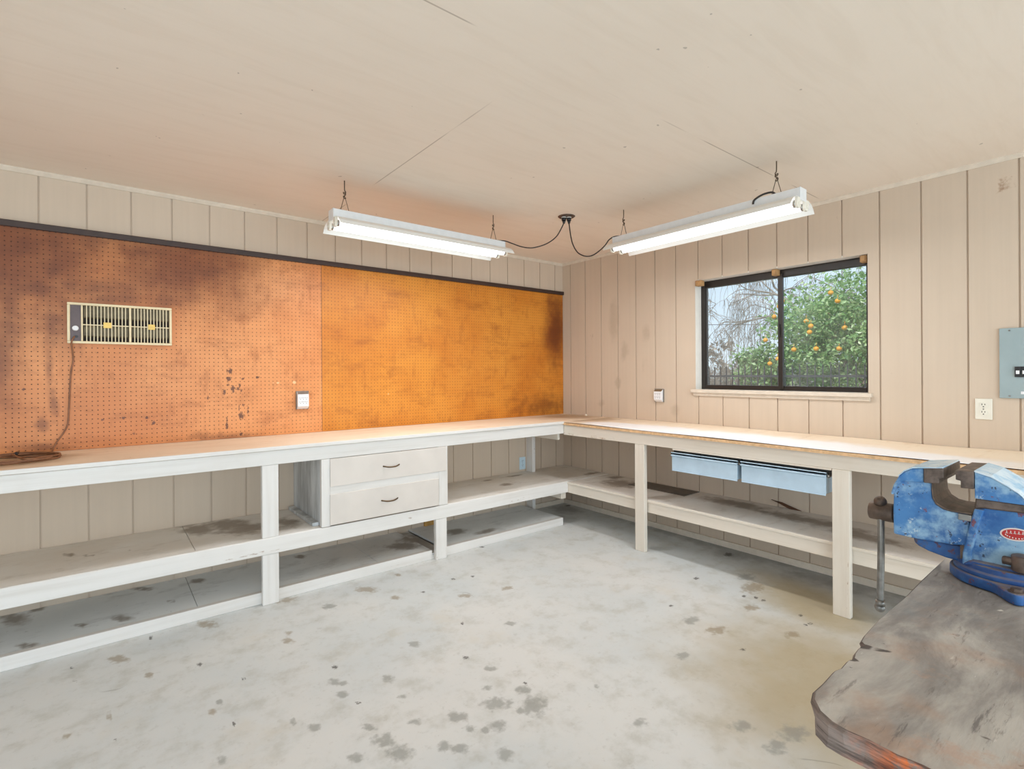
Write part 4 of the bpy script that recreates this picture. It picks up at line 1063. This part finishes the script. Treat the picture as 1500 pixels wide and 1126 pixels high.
mb.prism(topc + [(y, z+.0032) for y, z in topc[::-1]], 'x', XN, XF)
mb.build('front_jaw_top', M_VISE_T, vi, bevel=.001, label='pale jaw top')
mb = MB(); mb.prism([(-3.4684,1.1002),(-3.5036,1.1050),(-3.5043,1.0829),(-3.4960,1.0807),(-3.4959,1.0701),(-3.4682,1.0675)], 'x', XN-.002, XF+.002)
mb.build('jaw_plate', M_RUST, vi, bevel=.0012)
mb = MB()                                   # bare steel lining of the throat
th_ = [(-3.4800,1.0690),(-3.4795,1.0495),(-3.4811,1.0322),(-3.4872,1.0196),(-3.5010,1.0106),(-3.5148,1.0083),(-3.5500,1.0082)]
mb.prism(th_ + [(y-.0025, z+.004) for y, z in th_[::-1]], 'x', XN+.010, XF-.010)
mb.build('slide_top', M_DKSTEEL, vi, bevel=.001)
mb = MB(); mb.box(XN+.008, XN+.018, -3.5500, -3.5270, .9935, 1.0070); mb.build('slide_key', M_GREYMETAL, vi, bevel=.001)
mb = MB()
mb.prism([(-3.4391,.9300),(-3.4420,.9160),(-3.4500,.9100),(-3.4681,.9027),(-3.4998,.8960),(-3.5350,.8930),(-3.5500,.8930),(-3.5500,.9300)], 'x', XN+.030, XF-.030)
mb.build('slide_tongue', M_VISE_D, vi, bevel=.005, seg=3)
mb = MB(); mb.box(XN+.02, XF-.02, -3.552, -3.528, .90, 1.004); mb.build('slide_bar', M_DKSTEEL, vi)
# screw boss and handle
ZS = .9665
mb = MB(); mb.cyl((XC, -3.410, ZS), (XC, -3.392, ZS), .020, n=28); mb.cyl((XC, -3.392, ZS), (XC, -3.338, ZS), .0235, .0225, 28); mb.build('screw_head', M_DKSTEEL, vi, bevel=.003)
mb = MB(); mb.tube([(XC-.006, -3.3625, .985), (XC-.006, -3.3640, .93), (XC-.006, -3.3632, .842), (XC-.006, -3.3605, .725)], .0080, 16)
hd = mb.build('handle', M_STEEL, vi, label='plain steel handle bar')
mb = MB(); mb.sphere((XC-.006, -3.3625, .992), .0145, 20); mb.build('handle_knob', M_DKSTEEL, hd)
mb = MB(); mb.sphere((XC-.006, -3.3605, .722), .0125, 20); mb.cyl((XC-.006, -3.3606, .727), (XC-.006, -3.3612, .742), .0115, .010, 16); mb.build('handle_knob', M_STEEL, hd)
# locking nut on the base and the oval maker's plate
mb = MB(); mb.cyl((-2.226, -3.633, .911), (-2.226, -3.633, .944), .0195, n=28); mb.cyl((-2.226, -3.648, .928), (-2.226, -3.60, .928), .0085, n=16); mb.build('lock_nut', M_RUST, vi, bevel=.003)
xd = XB0-.0012
def oval(mb, ry, rz, x0, x1, cy=-3.6185, cz=.9805, tilt=-.10):
    pr = []
    for k in range(40):
        a = 2*PI*k/40
        y, z = ry*math.cos(a), rz*math.sin(a)
        pr.append((cy+y*math.cos(tilt)-z*math.sin(tilt), cz+y*math.sin(tilt)+z*math.cos(tilt)))
    return mb.prism(pr, 'x', x0, x1)
mb = MB(); oval(mb, .0245, .0135, XB0+.0004, xd); pl_ = mb.build('maker_badge', M_DECALW, vi, label='red and white oval badge')
mb = MB(); oval(mb, .0215, .0108, xd+.0004, xd-.0003); mb.build('badge_field', M_DECALR, pl_)
mb = MB()                                   # worn, no longer legible print
rb = random.Random(5)
for k in range(9):
    a = -2.75+k*.30
    y, z = -3.6185-.0165*math.cos(a), .9805+.0078*math.sin(a)
    mb.box(xd-.0006, xd-.0002, y-.0010, y+.0010, z-.0012, z+.0012)
for k in range(5):
    y = -3.605-k*.0062
    z = .9835+.0006*k
    w_ = .0017+.0006*rb.random()
    mb.box(xd-.0006, xd-.0002, y-w_, y+w_, z-.0030, z-.0016); mb.box(xd-.0006, xd-.0002, y-.0006, y+.0008, z-.003, z+.003)
mb.build('badge_print', M_DECALW, pl_)

# ------------------------------------------------------------------ outdoors, seen through the window
mb = MB(); mb.box(.2, 60, -40, 60, -.35, -.12); mb.build('ground', M_GROUND, kind='structure')
mb = MB(); mb.box(.012, .14, Y0, wy0-.013, -.12, ROOM_H+.1); mb.box(.012, .14, wy1+.013, .14, -.12, ROOM_H+.1)
mb.box(.012, .14, wy0-.013, wy1+.013, -.12, wz0-.013); mb.box(.012, .14, wy0-.013, wy1+.013, wz1+.013, ROOM_H+.1)
mb.build('wall_outer', M_TRIM, kind='structure')
mb = MB(); mb.box(X0-.2, .35, Y0-.2, .3, ROOM_H+.02, ROOM_H+.10); mb.build('roof_slab', M_TRIM, kind='structure')

def leaves(mb, c, rx, ry, rz_, n, size, r, shell=.45):
    """pointed folded leaves scattered through clumps that fill a crown"""
    clumps = []
    for _ in range(max(8, n//60)):
        while True:
            p = Vector((r.uniform(-1, 1), r.uniform(-1, 1), r.uniform(-1, 1)))
            if shell < p.length < 1: break
        clumps.append(Vector((c[0]+p.x*rx, c[1]+p.y*ry, c[2]+p.z*rz_)))
    for k in range(n):
        q = clumps[k % len(clumps)]
        p = q+Vector((r.gauss(0, .13*rx), r.gauss(0, .13*ry), r.gauss(0, .11*rz_)))
        d = Vector((r.gauss(0, 1), r.gauss(0, 1), r.gauss(-.4, .7))).normalized()
        s = d.cross(Vector((r.gauss(0, 1), r.gauss(0, 1), r.gauss(0, 1)))).normalized()
        L_ = size*r.uniform(.7, 1.3); w = L_*.26
        up_ = d.cross(s)*w*.35
        o = len(mb.v)
        mb.v += [tuple(p), tuple(p+d*L_*.45+s*w+up_), tuple(p+d*L_), tuple(p+d*L_*.45-s*w+up_), tuple(p+d*L_*.5)]
        mb.f += [(o, o+1, o+4), (o+1, o+2, o+4), (o+2, o+3, o+4), (o+3, o, o+4)]; mb.s += [False]*4
def branch(mb, p, d, L_, rad, depth, r, droop=0., spread=.55, twig=.004):
    q = [p]
    n = 4
    for i in range(n):
        d = (d+Vector((r.gauss(0, .13), r.gauss(0, .13), r.gauss(0, .1)-droop*(.35 if depth < 3 else .05)))).normalized()
        p = p+d*L_/n
        q.append(p)
    mb.tube(q, rad, 5 if depth > 2 else 3, sub=1, taper=.6)
    if depth == 0: return
    k = 3 if depth > 1 else 4
    for i in range(k):
        b_ = q[-1] if i == 0 else q[r.randint(1, n)]
        nd = (d+Vector((r.gauss(0, spread), r.gauss(0, spread), r.gauss(.05, spread*.7)))).normalized()
        branch(mb, b_, nd, L_*r.uniform(.6, .85), max(rad*.58, twig), depth-1, r, droop, spread, twig)

# citrus tree
ct = thing('citrus_tree', (6.6, -.85, -.12), 'leafy green citrus tree with ripe oranges outside the right window pane', 'tree')
r = random.Random(11)
mb = MB()
branch(mb, Vector((6.6, -.85, -.12)), Vector((0, 0, 1)), 1.1, .075, 4, r, 0, .6, .006)
mb.build('trunk', M_BARK, ct)
mb = MB()
leaves(mb, (6.6, -.95, 2.05), 1.2, 1.75, 1.05, 15000, .085, r, .25)
leaves(mb, (6.3, -.1, 1.75), .6, .7, .85, 3500, .085, r, .2)
mb.build('foliage', M_LEAF, ct)
fruit = [(5.55,.26,2.55),(5.6,.33,2.47),(5.5,-.62,2.45),(5.55,-.13,2.17),(5.5,-.22,2.08),(5.5,-.20,1.98),(5.55,-.70,2.02),(5.7,.62,1.90),(5.5,.05,1.70),(5.5,-.30,1.70),(5.55,-.62,1.69),(5.6,.36,1.55),(5.6,.50,1.47),(5.6,.42,2.3),(5.65,-1.2,2.3),(5.6,-1.5,1.9),(5.6,-1.3,1.6),(5.7,-.45,2.62)]
for p in fruit:
    mb = MB(); mb.sphere(p, .042, 14, (1, 1, .94)); mb.cyl((p[0], p[1], p[2]+.036), (p[0]+.01, p[1], p[2]+.10), .003, n=6)
    mb.build('orange', M_ORANGE, ct)
sh = thing('leafy_shrub', (6.4, 1.05, -.12), 'low green leafy shrub left of the citrus tree outside the window', 'shrub')
mb = MB(); r = random.Random(5)
leaves(mb, (6.4, .95, 1.30), .55, .68, .55, 3600, .085, r, .2); leaves(mb, (6.4, .8, .5), .5, .6, .5, 900, .085, r, .2); mb.build('foliage', M_LEAF2, sh)
mb = MB()
for _ in range(5): branch(mb, Vector((6.4+r.gauss(0, .1), 1.05+r.gauss(0, .1), -.12)), Vector((r.gauss(0, .2), r.gauss(0, .2), 1)), .7, .02, 2, r)
mb.build('stems', M_BARK, sh)
# bare winter trees
def bare(x, y, L_, rad, depth, seed, label, droop, spread, strands=0):
    t = thing('bare_tree', (x, y, -.12), label, 'tree', 'bare trees beyond the fence')
    r = random.Random(seed); mb = MB()
    branch(mb, Vector((x, y, -.12)), Vector((0, 0, 1)), L_, rad, depth, r, droop, spread, .007)
    for _ in range(strands):                    # long whips hanging from the crown
        p = Vector(r.choice(mb.v)); n_ = 0
        while p.z < 2.2 and n_ < 30: p = Vector(r.choice(mb.v)); n_ += 1
        q = [p]; d = Vector((r.gauss(0, .5), r.gauss(0, .5), .1))
        for i in range(5):
            d = (d*.6+Vector((r.gauss(0, .12), r.gauss(0, .12), -.55))).normalized(); p = p+d*r.uniform(.14, .30); q.append(p)
        mb.tube(q, .0065, 3, sub=1, taper=.5)
    mb.build('branches', M_TWIG, t)
    return t
bare(10.5, 5.7, 2.2, .14, 6, 21, 'grey bare tree with drooping twigs outside the left pane', .32, .62, 200)
bare(12., 1.5, 2.5, .16, 6, 8, 'grey bare tree behind the leafy shrub', .35, .6, 750)
bare(9.5, -1.6, 2.6, .12, 5, 4, 'pale bare tree showing above the citrus tree', .05, .5)
th = thing('bare_thicket', (9.0, 3.6, -.12), 'tangle of bare grey brush behind the left end of the fence', 'shrub')
mb = MB(); r = random.Random(9)
for _ in range(60): branch(mb, Vector((9.+r.gauss(0, .5), 3.4+r.gauss(0, 1.2), -.12)), Vector((r.gauss(0, .3), r.gauss(0, .3), 1)), .85, .012, 3, r, .1, .6, .006)
mb.build('stems', M_TWIG, th)
r = random.Random(2); mb = MB()
for k in range(46):
    leaves(mb, (26+r.uniform(-2, 2), -10+k*1.2, .9+r.uniform(-.2, .5)), 1.4, 1.4, r.uniform(1.4, 2.3), 300, .34, r, .1)
put_props(mb.build('distant_woods', M_FARWOOD), 'hazy line of bare woods far beyond the fence', 'woods', kind='stuff')
# iron fence
fn = thing('iron_fence', (5., .5, -.12), 'dark iron picket fence outside the window', 'fence')
mb = MB(); mb.box(4.985, 5.015, -4, 6, 1.235, 1.272); mb.build('rail', M_IRON, fn)
mb = MB(); mb.box(4.985, 5.015, -4, 6, .10, .135); mb.build('rail', M_IRON, fn)
k = 0
y_ = -2.6
while y_ < 3.2:
    mb = MB(); mb.box(4.992, 5.008, y_-.008, y_+.008, -.12, 1.40); mb.cyl((5., y_, 1.40), (5., y_, 1.45), .011, .001, 8)
    mb.build('picket', M_IRON, fn); y_ += .112
cb = MB(); cb.tube([(17, 17, 4.00), (17, 8.33, 3.39), (17, 5.6, 3.19), (17, -4, 2.6)], .011, 6)
put_props(cb.build('overhead_cable', M_CABLE), 'thin dark overhead cable crossing the sky in the left pane', 'cable')

# ------------------------------------------------------------------ light: sky, sun, daylight through the open door, added side fill
w = bpy.data.worlds.new('sky'); SC.world = w; w.use_nodes = True
nt = w.node_tree; nt.nodes.clear()
wo = nt.nodes.new('ShaderNodeOutputWorld'); bg = nt.nodes.new('ShaderNodeBackground')
tc = nt.nodes.new('ShaderNodeTexCoord'); sp = nt.nodes.new('ShaderNodeSeparateXYZ'); rp = nt.nodes.new('ShaderNodeValToRGB')
nt.links.new(tc.outputs['Generated'], sp.inputs[0]); nt.links.new(sp.outputs[2], rp.inputs[0])
rp.color_ramp.elements[0].color = (.76, .89, 1., 1); rp.color_ramp.elements[0].position = 0.
rp.color_ramp.elements[1].color = (.46, .68, 1., 1); rp.color_ramp.elements[1].position = .5
nt.links.new(rp.outputs[0], bg.inputs['Color']); bg.inputs['Strength'].default_value = SKY = 1.12
nt.links.new(bg.outputs[0], wo.inputs['Surface'])
sd = bpy.data.lights.new('sun', 'SUN'); sd.energy = 3.4; sd.angle = .04; sd.color = (1., .95, .86)
so = bpy.data.objects.new('sun', sd); COL.objects.link(so)
so.rotation_euler = Vector((.62, .18, -.76)).to_track_quat('-Z', 'Y').to_euler()
def area(name, loc, aim, sx, sy, power, col):
    d = bpy.data.lights.new(name, 'AREA'); d.shape = 'RECTANGLE'; d.size = sx; d.size_y = sy; d.energy = power; d.color = col
    o = bpy.data.objects.new(name, d); COL.objects.link(o); o.location = loc
    o.rotation_euler = Vector(aim).to_track_quat('-Z', 'Z').to_euler()
    return o
area('daylight_through_doorway', ((DOOR[0]+DOOR[1])/2, Y0+.02, DOOR[2]/2+.02), (0, 1, 0), DOOR[1]-DOOR[0], DOOR[2]-.06, DOORW, (.74, .89, 1.))
area('added_side_fill', (X0+.02, (FILL_OPENING[0]+FILL_OPENING[1])/2, FILL_OPENING[2]/2+.02), (1, 0, 0), FILL_OPENING[1]-FILL_OPENING[0], FILL_OPENING[2]-.06, DOORW*.22, (.84, .94, 1.))  # added fill from the far wall, lifts the window bench and its shelf
